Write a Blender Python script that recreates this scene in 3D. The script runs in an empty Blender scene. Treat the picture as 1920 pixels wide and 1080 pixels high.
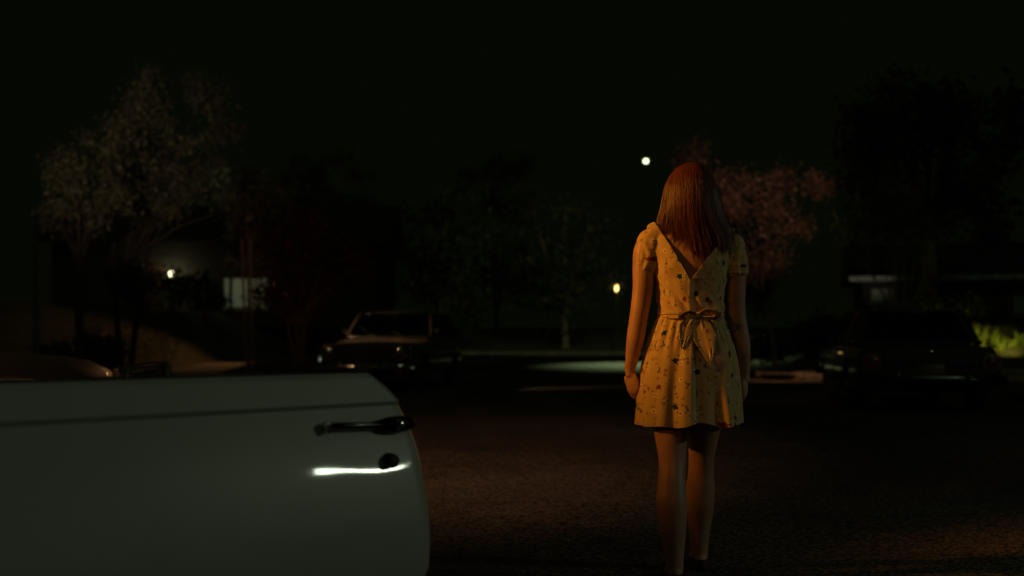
import bpy, bmesh, math, random
from mathutils import Vector, Matrix, Euler, noise
R = math.radians
PI = math.pi
random.seed(7)
SC = bpy.context.scene
COL = SC.collection

# ------------------------------------------------------------ camera
F = 2110.0           # focal length in photo pixels (1920 wide)
CAMH, HZ = 0.96, 634.0
cam = bpy.data.cameras.new('camera')
camo = bpy.data.objects.new('camera', cam); COL.objects.link(camo)
camo.location = (0, 0, CAMH); camo.rotation_euler = (R(90), 0, 0)
cam.sensor_width = 36.0; cam.lens = F/1920*36.0
cam.shift_y = (HZ-540)/1920
cam.clip_start = 0.05; cam.clip_end = 800
cam.dof.use_dof = True; cam.dof.focus_distance = 4.4; cam.dof.aperture_fstop = 1.9
SC.camera = camo

# ------------------------------------------------------------ night sky
w = bpy.data.worlds.new('World'); SC.world = w; w.use_nodes = True
bg = w.node_tree.nodes['Background']
bg.inputs[0].default_value = (0.50, 0.80, 0.24, 1); bg.inputs[1].default_value = 0.0030
vs = SC.view_settings
vs.view_transform = 'Standard'; vs.look = 'None'; vs.gamma = 1.0; vs.exposure = 0.0; vs.use_curve_mapping = False

def at(px, py=None, d=10.0):
    """photo pixel at depth d -> world (x, y, z)"""
    return Vector(((px-960)/F*d, d, CAMH+(HZ-(py if py is not None else HZ))/F*d))

def light(kind, name, loc, power, colour, target=None, radius=0.1, angle=60, blend=0.5, size=None):
    l = bpy.data.lights.new(name, kind); l.energy = power; l.color = colour
    if kind in ('POINT', 'SPOT'): l.shadow_soft_size = radius
    if kind == 'SPOT': l.spot_size = R(angle); l.spot_blend = blend
    if kind == 'AREA':
        l.shape = 'RECTANGLE'; l.size, l.size_y = size
    if kind == 'SUN': l.angle = R(radius)
    o = bpy.data.objects.new(name, l); COL.objects.link(o); o.location = loc
    if target is not None:
        o.rotation_euler = (Vector(target)-Vector(loc)).to_track_quat('-Z', 'Y').to_euler()
    return o

SODIUM = (1.0, 0.36, 0.035)
WX, WY = 0.714, 4.5                                    # where the woman stands
light('SPOT', 'sodium_street_light', (-7.6, 2.9, 4.5), 2500, SODIUM, (WX+0.1, WY, 1.46), 0.28, 14.2, 1.0)
light('SPOT', 'sodium_fill_light', (-7.0, -3.2, 4.6), 140, (1.0, 0.38, 0.06), (WX+0.1, WY, 1.40), 0.12, 13, 0.8)  # added fill for her right side and right arm
light('SPOT', 'added_road_light', (-2.2, 1.5, 6.8), 900, (1.0, 0.46, 0.23), (-0.9, 8.6, 0), 0.2, 40, 1.0)  # unseen lamp added to light the patch of asphalt
light('AREA', 'tube_fill_light', (8.8, 2.58, 3.38), 27, (0.86, 1.0, 0.74), (-0.4, 2.8, 0.63), size=(1.05, 0.15)).rotation_euler.rotate_axis('Z', R(-16))  # added tube: fill from the right and the streak on the door
light('SPOT', 'mercury_street_light', (*at(1211, 306, 52)[:2], 9.0), 9000, (0.74, 1.0, 0.46), (5.4, 41.0, 0), 0.15, 36, 1.0)
light('SPOT', 'mercury_street_light_spill', (*at(1211, 306, 52)[:2], 8.9), 750, (0.85, 1.0, 0.50), (-1.0, 72, 4.0), 0.2, 95, 1.0)
light('POINT', 'chrome_glint_light', (-7.6, 11.0, 5.2), 55, (1.0, 0.6, 0.25), radius=0.14)  # unseen point light added for glints on the chrome
light('SPOT', 'green_sedan_glint_light', (-4.6, 9.5, 3.0), 330, (1.0, 0.60, 0.22), (4.7, 17.4, 0.8), 0.12, 14, 0.9)  # added spot for sheen and glints along the green sedan's side
light('SUN', 'faint_fill_sun', (0, 0, 30), 0.020, (0.75, 1.0, 0.62), (-8, 40, -8), 3)  # weak fill added to lift the dark trees
light('SPOT', 'shade_tree_fill_light', (-5.5, 5.0, 2.8), 2900, (1.0, 0.72, 0.50), (-8.9, 27, 5.3), 0.15, 17, 0.9)  # added spot, aimed to brighten only the shade tree's crown
light('SPOT', 'sodium_light_driveway', (-10.2, 39.5, 5.0), 220, (1.0, 0.46, 0.16), (-9.4, 33.0, 0.1), 0.12, 88, 1.0)
light('SPOT', 'crape_myrtle_fill_light', (-2.8, 15.0, 3.4), 170, (1.0, 0.34, 0.2), (-6.4, 32, 3.0), 0.12, 24, 0.9)  # added spot that brings up the reddish tree
light('SPOT', 'brown_sedan_fill_light', (-8.2, 20.2, 4.0), 1700, (1.0, 0.66, 0.36), (-3.3, 21.3, 1.2), 0.10, 21, 0.9)  # added spot for the brown sedan's bonnet, roof and pillar
light('SPOT', 'blossom_tree_fill_light', (6.5, 14.0, 1.9), 2300, (1.0, 0.62, 0.42), (6.4, 30, 4.8), 0.12, 19, 0.9)  # added spot kept on the blossom tree, no fixture there
light('SPOT', 'kerb_light_right', (6.6, 24.0, 3.5), 190, (1.0, 0.45, 0.2), (6.1, 25.6, 0), 0.1, 50, 1.0)

# ------------------------------------------------------------ helpers
def tag(o, label=None, cat=None, group=None, kind=None):
    if label: o['label'] = label
    if cat: o['category'] = cat
    if group: o['group'] = group
    if kind: o['kind'] = kind
    return o

def empty(name, loc=(0, 0, 0), rz=0.0):
    o = bpy.data.objects.new(name, None); COL.objects.link(o)
    o.location = loc; o.rotation_euler = (0, 0, rz); o.empty_display_size = 0.2
    return o

def copy_tree(o, parent=None):
    c = o.copy(); COL.objects.link(c)
    if parent: c.parent = parent
    for ch in [k for k in bpy.data.objects if k.parent == o]: copy_tree(ch, c)
    return c

def spline(rows, k=5):
    """Catmull-Rom through rows of numbers"""
    out = []; n = len(rows)
    for i in range(n-1):
        p0, p1, p2, p3 = rows[max(i-1, 0)], rows[i], rows[i+1], rows[min(i+2, n-1)]
        for j in range(k):
            u = j/k; out.append(tuple(0.5*((2*b)+(c-a)*u+(2*a-5*b+4*c-d)*u*u+(3*b-a-3*c+d)*u**3) for a, b, c, d in zip(p0, p1, p2, p3)))
    out.append(tuple(rows[-1])); return out

class MB:
    """collects vertices / faces, then becomes one mesh object"""
    def __init__(s): s.v = []; s.f = []; s.m = []
    def add(s, vs_, fs, mi=0):
        n = len(s.v); s.v += [tuple(q) for q in vs_]; s.f += [tuple(i+n for i in f) for f in fs]; s.m += [mi]*len(fs)
    def box(s, c, sz, rot=None, bev=0.0, mi=0):
        hx, hy, hz = (q/2 for q in sz)
        M = rot if rot is not None else Matrix.Identity(3)
        if bev <= 0:
            p = [Vector((a*hx, b*hy, c_*hz)) for a in (-1, 1) for b in (-1, 1) for c_ in (-1, 1)]
            fs = [(0, 1, 3, 2), (4, 6, 7, 5), (0, 4, 5, 1), (2, 3, 7, 6), (0, 2, 6, 4), (1, 5, 7, 3)]
        else:
            b = bmesh.new(); bmesh.ops.create_cube(b, size=1)
            for q in b.verts: q.co = Vector((q.co.x*2*hx, q.co.y*2*hy, q.co.z*2*hz))
            bmesh.ops.bevel(b, geom=b.edges[:], offset=min(bev, min(hx, hy, hz)*0.95), segments=2, affect='EDGES', profile=0.5)
            b.verts.index_update(); p = [q.co.copy() for q in b.verts]; fs = [[q.index for q in f.verts] for f in b.faces]; b.free()
        c = Vector(c); s.add([M @ q+c for q in p], fs, mi)
    def tube(s, pts, rad, n=8, mi=0, cap=True):
        pts = [Vector(q) for q in pts]; k = len(pts)
        if not hasattr(rad, '__len__'): rad = [rad]*k
        rings = []; up = None
        for i, p in enumerate(pts):
            t = (pts[min(i+1, k-1)]-pts[max(i-1, 0)])
            t = t.normalized() if t.length > 1e-9 else Vector((0, 0, 1))
            if up is None:
                up = Vector((0, 0, 1)) if abs(t.z) < 0.9 else Vector((1, 0, 0))
            a = t.cross(up)
            if a.length < 1e-6: a = t.cross(Vector((0.3, 1, 0.2)))
            a.normalize(); b = a.cross(t).normalized(); up = b
            rr = rad[i] if hasattr(rad[i], '__len__') else (rad[i], rad[i])
            rings.append([p+a*math.cos(2*PI*j/n)*rr[0]+b*math.sin(2*PI*j/n)*rr[1] for j in range(n)])
        v = [q for r_ in rings for q in r_]; f = []
        for i in range(k-1):
            for j in range(n):
                f.append((i*n+j, i*n+(j+1) % n, (i+1)*n+(j+1) % n, (i+1)*n+j))
        if cap: f.append(tuple(range(n))[::-1]); f.append(tuple((k-1)*n+j for j in range(n)))
        s.add(v, f, mi)
    def rings(s, rr, n=24, mi=0, cap=True, p=2.0):
        """horizontal super-elliptic rings: (z, cx, cy, rx, ry)"""
        v = []; f = []; k = len(rr)
        for z, cx, cy, rx, ry in rr:
            for j in range(n):
                t = 2*PI*j/n; c, s_ = math.cos(t), math.sin(t)
                v.append((cx+rx*math.copysign(abs(c)**(2/p), c), cy+ry*math.copysign(abs(s_)**(2/p), s_), z))
        for i in range(k-1):
            for j in range(n):
                f.append((i*n+j, (i+1)*n+j, (i+1)*n+(j+1) % n, i*n+(j+1) % n))
        if cap: f.append(tuple(range(n))); f.append(tuple((k-1)*n+j for j in range(n))[::-1])
        s.add(v, f, mi)
    def ball(s, c, r3, n=16, m=10, rot=None, mi=0):
        if not hasattr(r3, '__len__'): r3 = (r3,)*3
        M = rot if rot is not None else Matrix.Identity(3); c = Vector(c)
        v = [c+M @ Vector((0, 0, r3[2]))]; f = []
        for i in range(1, m):
            a = PI*i/m
            for j in range(n):
                t = 2*PI*j/n
                v.append(c+M @ Vector((r3[0]*math.sin(a)*math.cos(t), r3[1]*math.sin(a)*math.sin(t), r3[2]*math.cos(a))))
        v.append(c+M @ Vector((0, 0, -r3[2]))); L = len(v)-1
        for j in range(n):
            f.append((0, 1+j, 1+(j+1) % n)); f.append((L, 1+(m-2)*n+(j+1) % n, 1+(m-2)*n+j))
        for i in range(m-2):
            for j in range(n):
                a = 1+i*n+j; b = 1+i*n+(j+1) % n
                f.append((a, a+n, b+n, b))
        s.add(v, f, mi)
    def lathe(s, prof, c, axis='x', n=28, mi=0, sgn=1):
        """prof: (r, h) along the axis"""
        v = []; f = []; c = Vector(c)
        for r_, h in prof:
            for j in range(n):
                t = 2*PI*j/n
                a, b = r_*math.cos(t), r_*math.sin(t); h_ = h*sgn
                v.append(c+(Vector((h_, a, b)) if axis == 'x' else Vector((a, h_, b)) if axis == 'y' else Vector((a, b, h_))))
        for i in range(len(prof)-1):
            for j in range(n): f.append((i*n+j, i*n+(j+1) % n, (i+1)*n+(j+1) % n, (i+1)*n+j))
        if prof[0][0] > 1e-4: f.append(tuple(range(n)))
        if prof[-1][0] > 1e-4: f.append(tuple((len(prof)-1)*n+j for j in range(n)))
        s.add(v, f, mi)
    def mesh(s, name):
        me = bpy.data.meshes.new(name); me.from_pydata(s.v, [], s.f); me.update()
        return me
    def build(s, name, mats, parent=None, smooth=True, angle=40, weld=False):
        me = s.mesh(name)
        b = bmesh.new(); b.from_mesh(me)
        if weld: bmesh.ops.remove_doubles(b, verts=b.verts[:], dist=1e-5)
        if len(b.faces) < 60000: bmesh.ops.recalc_face_normals(b, faces=b.faces[:])
        b.to_mesh(me); b.free()
        if not isinstance(mats, (list, tuple)): mats = [mats]
        for m in mats: me.materials.append(m)
        if len(me.polygons) == len(s.m): me.polygons.foreach_set('material_index', s.m)
        return link(name, me, parent, smooth, angle)

def link(name, me, parent=None, smooth=True, angle=40):
    if smooth:
        me.polygons.foreach_set('use_smooth', [True]*len(me.polygons))
        if angle < 180:
            b = bmesh.new(); b.from_mesh(me); ca = R(angle)
            for e in b.edges:
                if len(e.link_faces) == 2 and e.calc_face_angle(0) > ca: e.smooth = False
            b.to_mesh(me); b.free()
    o = bpy.data.objects.new(name, me); COL.objects.link(o)
    if parent: o.parent = parent
    return o

def evaluated(me, mods):
    """run modifiers on a mesh and return the result"""
    o = bpy.data.objects.new('tmp', me); COL.objects.link(o); extra = []
    for kind, kw in mods:
        m = o.modifiers.new(kind.lower(), kind)
        for k_, v_ in kw.items():
            if k_ == 'object':
                oo = bpy.data.objects.new('tmpb', v_); COL.objects.link(oo); extra.append(oo); v_ = oo
            setattr(m, k_, v_)
    bpy.context.view_layer.update()
    dg = bpy.context.evaluated_depsgraph_get()
    res = bpy.data.meshes.new_from_object(o.evaluated_get(dg))
    for q in [o]+extra: bpy.data.objects.remove(q)
    return res

# ------------------------------------------------------------ materials
def mat(name, col, rough=0.6, metal=0.0, coat=0.0, spec=0.5, nscale=None, namt=0.25, bump=0.0, bscale=60, col2=None, sub=0.0):
    m = bpy.data.materials.new(name); m.use_nodes = True; nt = m.node_tree; p = nt.nodes['Principled BSDF']
    p.inputs['Base Color'].default_value = (*col, 1); p.inputs['Roughness'].default_value = rough
    p.inputs['Metallic'].default_value = metal; p.inputs['Coat Weight'].default_value = coat
    p.inputs['Coat Roughness'].default_value = 0.045
    p.inputs['Specular IOR Level'].default_value = spec
    if sub: p.inputs['Subsurface Weight'].default_value = sub; p.inputs['Subsurface Radius'].default_value = (0.012, 0.005, 0.003); p.inputs['Subsurface Scale'].default_value = 0.6
    tc = nt.nodes.new('ShaderNodeTexCoord')
    if nscale:
        n = nt.nodes.new('ShaderNodeTexNoise'); n.inputs['Scale'].default_value = nscale; n.inputs['Detail'].default_value = 6
        nt.links.new(tc.outputs['Object'], n.inputs['Vector'])
        r = nt.nodes.new('ShaderNodeValToRGB'); e = r.color_ramp.elements
        c2 = col2 or tuple(q*(1-namt) for q in col); c1 = col if col2 else tuple(min(1, q*(1+namt)) for q in col)
        e[0].position = 0.35; e[0].color = (*c2, 1); e[1].position = 0.65; e[1].color = (*c1, 1)
        nt.links.new(n.outputs['Fac'], r.inputs['Fac']); nt.links.new(r.outputs['Color'], p.inputs['Base Color'])
    if bump:
        n = nt.nodes.new('ShaderNodeTexNoise'); n.inputs['Scale'].default_value = bscale; n.inputs['Detail'].default_value = 5
        b = nt.nodes.new('ShaderNodeBump'); b.inputs['Strength'].default_value = bump; b.inputs['Distance'].default_value = 0.02
        nt.links.new(tc.outputs['Object'], n.inputs['Vector']); nt.links.new(n.outputs['Fac'], b.inputs['Height']); nt.links.new(b.outputs['Normal'], p.inputs['Normal'])
    return m

def emit(name, col, strength):
    m = bpy.data.materials.new(name); m.use_nodes = True; nt = m.node_tree
    p = nt.nodes['Principled BSDF']; p.inputs['Base Color'].default_value = (*col, 1)
    p.inputs['Emission Color'].default_value = (*col, 1); p.inputs['Emission Strength'].default_value = strength
    return m

def glass(name, tint=(0.02, 0.025, 0.02)):
    m = bpy.data.materials.new(name); m.use_nodes = True; nt = m.node_tree
    nt.nodes.remove(nt.nodes['Principled BSDF']); out = nt.nodes['Material Output']
    a = nt.nodes.new('ShaderNodeBsdfTransparent'); a.inputs[0].default_value = (0.55, 0.6, 0.55, 1)
    g = nt.nodes.new('ShaderNodeBsdfGlossy'); g.inputs['Roughness'].default_value = 0.02
    fr = nt.nodes.new('ShaderNodeFresnel'); fr.inputs['IOR'].default_value = 1.5
    mx = nt.nodes.new('ShaderNodeMixShader'); nt.links.new(fr.outputs[0], mx.inputs[0]); nt.links.new(a.outputs[0], mx.inputs[1]); nt.links.new(g.outputs[0], mx.inputs[2])
    nt.links.new(mx.outputs[0], out.inputs[0]); return m

M = {}
M['chrome'] = mat('chrome', (0.62, 0.62, 0.60), 0.09, 1.0)
M['dull_chrome'] = mat('worn_chrome', (0.35, 0.35, 0.33), 0.22, 1.0, nscale=30)
M['handle'] = mat('dark_handle_chrome', (0.06, 0.07, 0.065), 0.16, 1.0)
M['rubber'] = mat('rubber', (0.02, 0.02, 0.02), 0.8, nscale=20)
M['black'] = mat('black_trim', (0.012, 0.012, 0.012), 0.55)
M['vinyl'] = mat('dark_vinyl', (0.03, 0.025, 0.02), 0.45, nscale=40, bump=0.1)
M['glass'] = glass('car_glass')
M['lens'] = mat('headlight_lens', (0.10, 0.10, 0.095), 0.12, coat=1.0, nscale=60)
M['red_lens'] = mat('red_lens', (0.22, 0.012, 0.008), 0.15, coat=1.0, nscale=60)
M['amber'] = mat('amber_lens', (0.5, 0.16, 0.01), 0.2, coat=1.0)
M['plate'] = mat('licence_plate', (0.12, 0.10, 0.04), 0.4, nscale=10)
M['pale_paint'] = mat('pale_car_paint', (0.50, 0.51, 0.44), 0.42, coat=0.8, nscale=2.5, namt=0.04)
M['dark_paint'] = mat('dark_green_car_paint', (0.030, 0.040, 0.030), 0.30, coat=0.8, nscale=3, namt=0.15)
M['brown_paint'] = mat('brown_car_paint', (0.085, 0.055, 0.042), 0.40, coat=0.4, nscale=3, namt=0.15)
M['black_paint'] = mat('black_car_paint', (0.012, 0.011, 0.010), 0.42, coat=0.15, nscale=3, namt=0.15)
M['wood'] = mat('stake_wood', (0.24, 0.17, 0.10), 0.8, nscale=12, bump=0.3)
M['pole'] = mat('painted_steel', (0.06, 0.08, 0.08), 0.5, nscale=8)
M['bark'] = mat('bark', (0.16, 0.11, 0.075), 0.9, nscale=9, bump=0.6, bscale=25)
M['darkbark'] = mat('dark_bark', (0.035, 0.027, 0.02), 0.9, nscale=9, bump=0.6, bscale=25)
M['palebark'] = mat('pale_bark', (0.34, 0.26, 0.20), 0.85, nscale=7, bump=0.4, bscale=25)
M['stucco'] = mat('stucco', (0.075, 0.068, 0.05), 0.9, nscale=6, bump=0.2)
M['darkwall'] = mat('dark_clapboard', (0.07, 0.06, 0.05), 0.9, nscale=6, bump=0.2)
M['white'] = mat('white_trim', (0.62, 0.61, 0.54), 0.6, nscale=6)
M['roof'] = mat('roof_shingles', (0.05, 0.042, 0.035), 0.9, nscale=14, bump=0.5)
M['curtain'] = mat('curtain', (0.5, 0.52, 0.42), 0.8, nscale=5)
M['lit_curtain'] = mat('lit_curtain', (0.5, 0.52, 0.42), 0.8)
q_ = M['lit_curtain'].node_tree.nodes['Principled BSDF']; q_.inputs['Emission Color'].default_value = (.75, .9, .52, 1); q_.inputs['Emission Strength'].default_value = .045
M['concrete'] = mat('concrete', (0.36, 0.31, 0.26), 0.9, nscale=2.5, namt=0.3, bump=0.3, bscale=30)
M['kerb'] = mat('kerb_concrete', (0.27, 0.24, 0.20), 0.9, nscale=3, namt=0.35, bump=0.3, bscale=30)
M['skin'] = mat('skin', (0.50, 0.27, 0.18), 0.5, nscale=11, namt=0.16, bump=0.04, bscale=300)
M['gold'] = mat('gold', (0.9, 0.62, 0.22), 0.15, 1.0)
M['shoe'] = mat('shoe_leather', (0.05, 0.03, 0.02), 0.45, nscale=20)

def leafmat(name, c1, c2, rough=0.55):
    m = mat(name, c1, rough, nscale=1.3, col2=c2)
    nt = m.node_tree; p = nt.nodes['Principled BSDF']
    # leaf to leaf variation
    g = nt.nodes.new('ShaderNodeNewGeometry'); h = nt.nodes.new('ShaderNodeHueSaturation')
    mr = nt.nodes.new('ShaderNodeMapRange'); mr.inputs['To Min'].default_value = 0.55; mr.inputs['To Max'].default_value = 1.5
    src = p.inputs['Base Color'].links[0].from_socket
    nt.links.new(g.outputs['Random Per Island'], mr.inputs['Value']); nt.links.new(mr.outputs[0], h.inputs['Value'])
    nt.links.new(src, h.inputs['Color']); nt.links.new(h.outputs[0], p.inputs['Base Color'])
    return m
M['leaf_warm'] = leafmat('leaves_grey_green', (0.105, 0.095, 0.06), (0.06, 0.065, 0.035))
M['leaf_red'] = leafmat('leaves_reddish', (0.16, 0.05, 0.03), (0.07, 0.045, 0.025))
M['leaf_dark'] = leafmat('leaves_dark_green', (0.05, 0.065, 0.03), (0.03, 0.045, 0.02))
M['leaf_pale'] = leafmat('leaves_pale_green', (0.12, 0.15, 0.08), (0.06, 0.09, 0.045))
M['leaf_pink'] = leafmat('blossom_pink', (0.24, 0.12, 0.09), (0.06, 0.04, 0.03))
M['leaf_lime'] = leafmat('leaves_lime', (0.22, 0.26, 0.03), (0.12, 0.18, 0.03))

def asphalt():
    m = bpy.data.materials.new('asphalt'); m.use_nodes = True; nt = m.node_tree; p = nt.nodes['Principled BSDF']
    p.inputs['Roughness'].default_value = 0.85; p.inputs['Specular IOR Level'].default_value = 0.25
    tc = nt.nodes.new('ShaderNodeTexCoord')
    def nz(s, d, rgh=0.6):
        n = nt.nodes.new('ShaderNodeTexNoise'); n.inputs['Scale'].default_value = s; n.inputs['Detail'].default_value = d; n.inputs['Roughness'].default_value = rgh
        nt.links.new(tc.outputs['Object'], n.inputs['Vector']); return n
    big = nz(0.5, 6); fine = nt.nodes.new('ShaderNodeTexVoronoi'); fine.inputs['Scale'].default_value = 62
    nt.links.new(tc.outputs['Object'], fine.inputs['Vector'])
    r1 = nt.nodes.new('ShaderNodeValToRGB'); e = r1.color_ramp.elements
    e[0].position = 0.3; e[0].color = (0.040, 0.034, 0.028, 1); e[1].position = 0.7; e[1].color = (0.085, 0.072, 0.060, 1)
    nt.links.new(big.outputs['Fac'], r1.inputs['Fac'])
    sp = nt.nodes.new('ShaderNodeSeparateColor'); nt.links.new(fine.outputs['Color'], sp.inputs[0])
    mr = nt.nodes.new('ShaderNodeMapRange'); mr.inputs['To Min'].default_value = 0.05; mr.inputs['To Max'].default_value = 2.9
    nt.links.new(sp.outputs[0], mr.inputs['Value'])
    mx = nt.nodes.new('ShaderNodeMix'); mx.data_type = 'RGBA'; mx.blend_type = 'MULTIPLY'; mx.inputs[0].default_value = 1
    cb = nt.nodes.new('ShaderNodeCombineColor')
    for i in range(3): nt.links.new(mr.outputs[0], cb.inputs[i])
    nt.links.new(r1.outputs['Color'], mx.inputs[6]); nt.links.new(cb.outputs[0], mx.inputs[7]); nt.links.new(mx.outputs[2], p.inputs['Base Color'])
    wv = nt.nodes.new('ShaderNodeVectorMath'); wv.operation = 'MULTIPLY_ADD'; wn = nz(1.6, 4); nt.links.new(wn.outputs['Color'], wv.inputs[0]); wv.inputs[1].default_value = (0.8, 0.8, 0); nt.links.new(tc.outputs['Object'], wv.inputs[2])
    ck = nt.nodes.new('ShaderNodeTexVoronoi'); ck.feature = 'DISTANCE_TO_EDGE'; ck.inputs['Scale'].default_value = 0.55; nt.links.new(wv.outputs[0], ck.inputs['Vector'])
    cm = nt.nodes.new('ShaderNodeMapRange'); cm.inputs['From Min'].default_value = 0.004; cm.inputs['From Max'].default_value = 0.014; cm.inputs['To Min'].default_value = 0.72; nt.links.new(ck.outputs['Distance'], cm.inputs['Value'])
    pn = nz(0.22, 3, 0.4); pm = nt.nodes.new('ShaderNodeMapRange'); pm.inputs['From Min'].default_value = 0.42; pm.inputs['From Max'].default_value = 0.55; pm.inputs['To Min'].default_value = 0.6; nt.links.new(pn.outputs['Fac'], pm.inputs['Value'])
    m2 = nt.nodes.new('ShaderNodeMath'); m2.operation = 'MULTIPLY'; nt.links.new(cm.outputs[0], m2.inputs[0]); nt.links.new(pm.outputs[0], m2.inputs[1])
    vs2 = nt.nodes.new('ShaderNodeVectorMath'); vs2.operation = 'SCALE'; nt.links.new(mx.outputs[2], vs2.inputs[0]); nt.links.new(m2.outputs[0], vs2.inputs['Scale']); nt.links.new(vs2.outputs[0], p.inputs['Base Color'])
    b = nt.nodes.new('ShaderNodeBump'); b.inputs['Strength'].default_value = 0.7; b.inputs['Distance'].default_value = 0.012
    nt.links.new(fine.outputs['Distance'], b.inputs['Height']); nt.links.new(b.outputs['Normal'], p.inputs['Normal'])
    return m
M['asphalt'] = asphalt()
M['grass'] = mat('lawn', (0.105, 0.10, 0.055), 0.95, nscale=3.0, col2=(0.05, 0.055, 0.025), bump=1.0, bscale=18)
M['soil'] = mat('dry_ground', (0.06, 0.055, 0.035), 0.95, nscale=1.2, bump=0.6, bscale=12)

# ------------------------------------------------------------ ground and road
A = R(8.6)                                              # the street bears 8.6 degrees to the right
ca_, sa_ = math.cos(A), math.sin(A)
def st(s, t, z=0.0): return Vector((s*ca_+t*sa_, -s*sa_+t*ca_, z))
def to_st(x, y): return (x*ca_-y*sa_, x*sa_+y*ca_)

def sheet(name, pts, z, m):
    mb = MB(); mb.add([(x, y, z) for x, y in pts], [tuple(range(len(pts)))])
    return tag(mb.build(name, m, smooth=False), kind='structure')
sheet('ground', [(-400, -60), (400, -60), (400, 500), (-400, 500)], -0.03, M['soil'])
LK, RK1, RK2 = -6.9, 5.0, 1.75                          # kerb lines
def stq(*q): return [tuple(st(a, b)[:2]) for a, b in q]
sheet('road', stq((LK, -12), (RK1+0.1, -12), (RK1+0.1, 19.0), (60, 19.0), (60, 26.3), (RK2+.1, 26.3), (RK2+0.1, 53), (60, 53), (60, 66), (-60, 66), (-60, 53), (LK, 53)), 0.0, M['asphalt'])

def hill_left(s, t):
    q = max(0.0, -s-15.2); h = 0.13+min(1.9, 0.5*q*(1 if q > 1 else q))
    return h+0.03*noise.noise(Vector((s*0.5, t*0.5, 0)))*min(1, q)
def hill_right(s, t):
    q = max(0.0, min(t-27.6, s-3.0)); return 0.13+min(1.2, 0.30*q)+0.03*noise.noise(Vector((s*0.5, t*0.5, 3)))*min(1, q)
def hill_far(s, t): return 0.13+min(1.6, 0.14*max(0, t-68))
def grid(name, s0, s1, t0, t1, fn, m, ns=60, nt_=60):
    mb = MB(); v = []; f = []
    for i in range(ns+1):
        for j in range(nt_+1):
            s = s0+(s1-s0)*i/ns; t = t0+(t1-t0)*j/nt_; v.append(st(s, t, fn(s, t)))
    for i in range(ns):
        for j in range(nt_): a = i*(nt_+1)+j; f.append((a, a+1, a+nt_+2, a+nt_+1))
    mb.add(v, f); return tag(mb.build(name, m, angle=180), kind='structure')
grid('lawn', -45, LK-0.15, -12, 52.9, hill_left, M['grass'], 90, 90)
grid('grass_bank', RK2+0.15, 60, 26.5, 52.9, hill_right, M['grass'], 90, 50)
grid('verge', RK1+0.15, 60, -12, 18.9, lambda s, t: 0.13, M['grass'], 30, 20)
grid('far_bank', -70, 80, 66.2, 120, hill_far, M['grass'], 60, 30)
kb = MB()
def kerb(p, q):
    p, q = Vector(p), Vector(q); d = (q-p); L = d.length; n = max(1, int(L/3)); ang = math.atan2(d.y, d.x)
    rot = Matrix.Rotation(ang, 3, 'Z')
    for i in range(n):
        c = p+d*((i+0.5)/n); kb.box((c.x, c.y, 0.06), (L/n-0.012, 0.16, 0.17), rot, 0.02)
kerb(st(LK-0.08, -12), st(LK-0.08, 52.9)); kerb(st(RK1+0.08, -12), st(RK1+0.08, 18.2)); kerb(st(RK1+0.9, 18.92), st(60, 18.92))
kerb(st(RK2+1.0, 26.42), st(60, 26.42)); kerb(st(RK2+0.08, 27.4), st(RK2+0.08, 52.9)); kerb(st(-60, 66.1), st(60, 66.1))
kerb(st(RK2+0.1, 27.4), st(RK2+1.0, 26.45)); kerb(st(RK1+0.08, 18.2), st(RK1+0.9, 18.9))
tag(kb.build('kerb', M['kerb']), kind='structure')
# concrete walk that catches the sodium light on the left, and the corner pavement on the right
def patch(name, pts, m, fn, n=14):
    """quad patch given by four ground points, laid over the terrain"""
    a, b, c, d = [Vector((*p, 0)) for p in pts]; v = []; f = []
    for i in range(n+1):
        for j in range(n+1):
            u, w_ = i/n, j/n; p = (a*(1-u)+b*u)*(1-w_)+(d*(1-u)+c*u)*w_
            v.append((p.x, p.y, fn(*to_st(p.x, p.y))+0.02))
    for i in range(n):
        for j in range(n): q = i*(n+1)+j; f.append((q, q+1, q+n+2, q+n+1))
    mb = MB(); mb.add(v, f); return tag(mb.build(name, m, angle=180), kind='structure')
patch('driveway', [(-8.6, 25.6), (-7.2, 28.2), (-8.4, 38.5), (-9.9, 36.5)], M['concrete'], hill_left)
patch('sidewalk', [tuple(st(2.6, 26.75)[:2]), tuple(st(40, 26.75)[:2]), tuple(st(40, 27.9)[:2]), tuple(st(2.6, 27.9)[:2])], M['concrete'], hill_right, 20)

# ------------------------------------------------------------ person
def remesh(mb, vox, it=4):
    return evaluated(mb.mesh('tmp'), [('REMESH', dict(mode='VOXEL', voxel_size=vox)), ('SMOOTH', dict(factor=0.5, iterations=it))])

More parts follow.
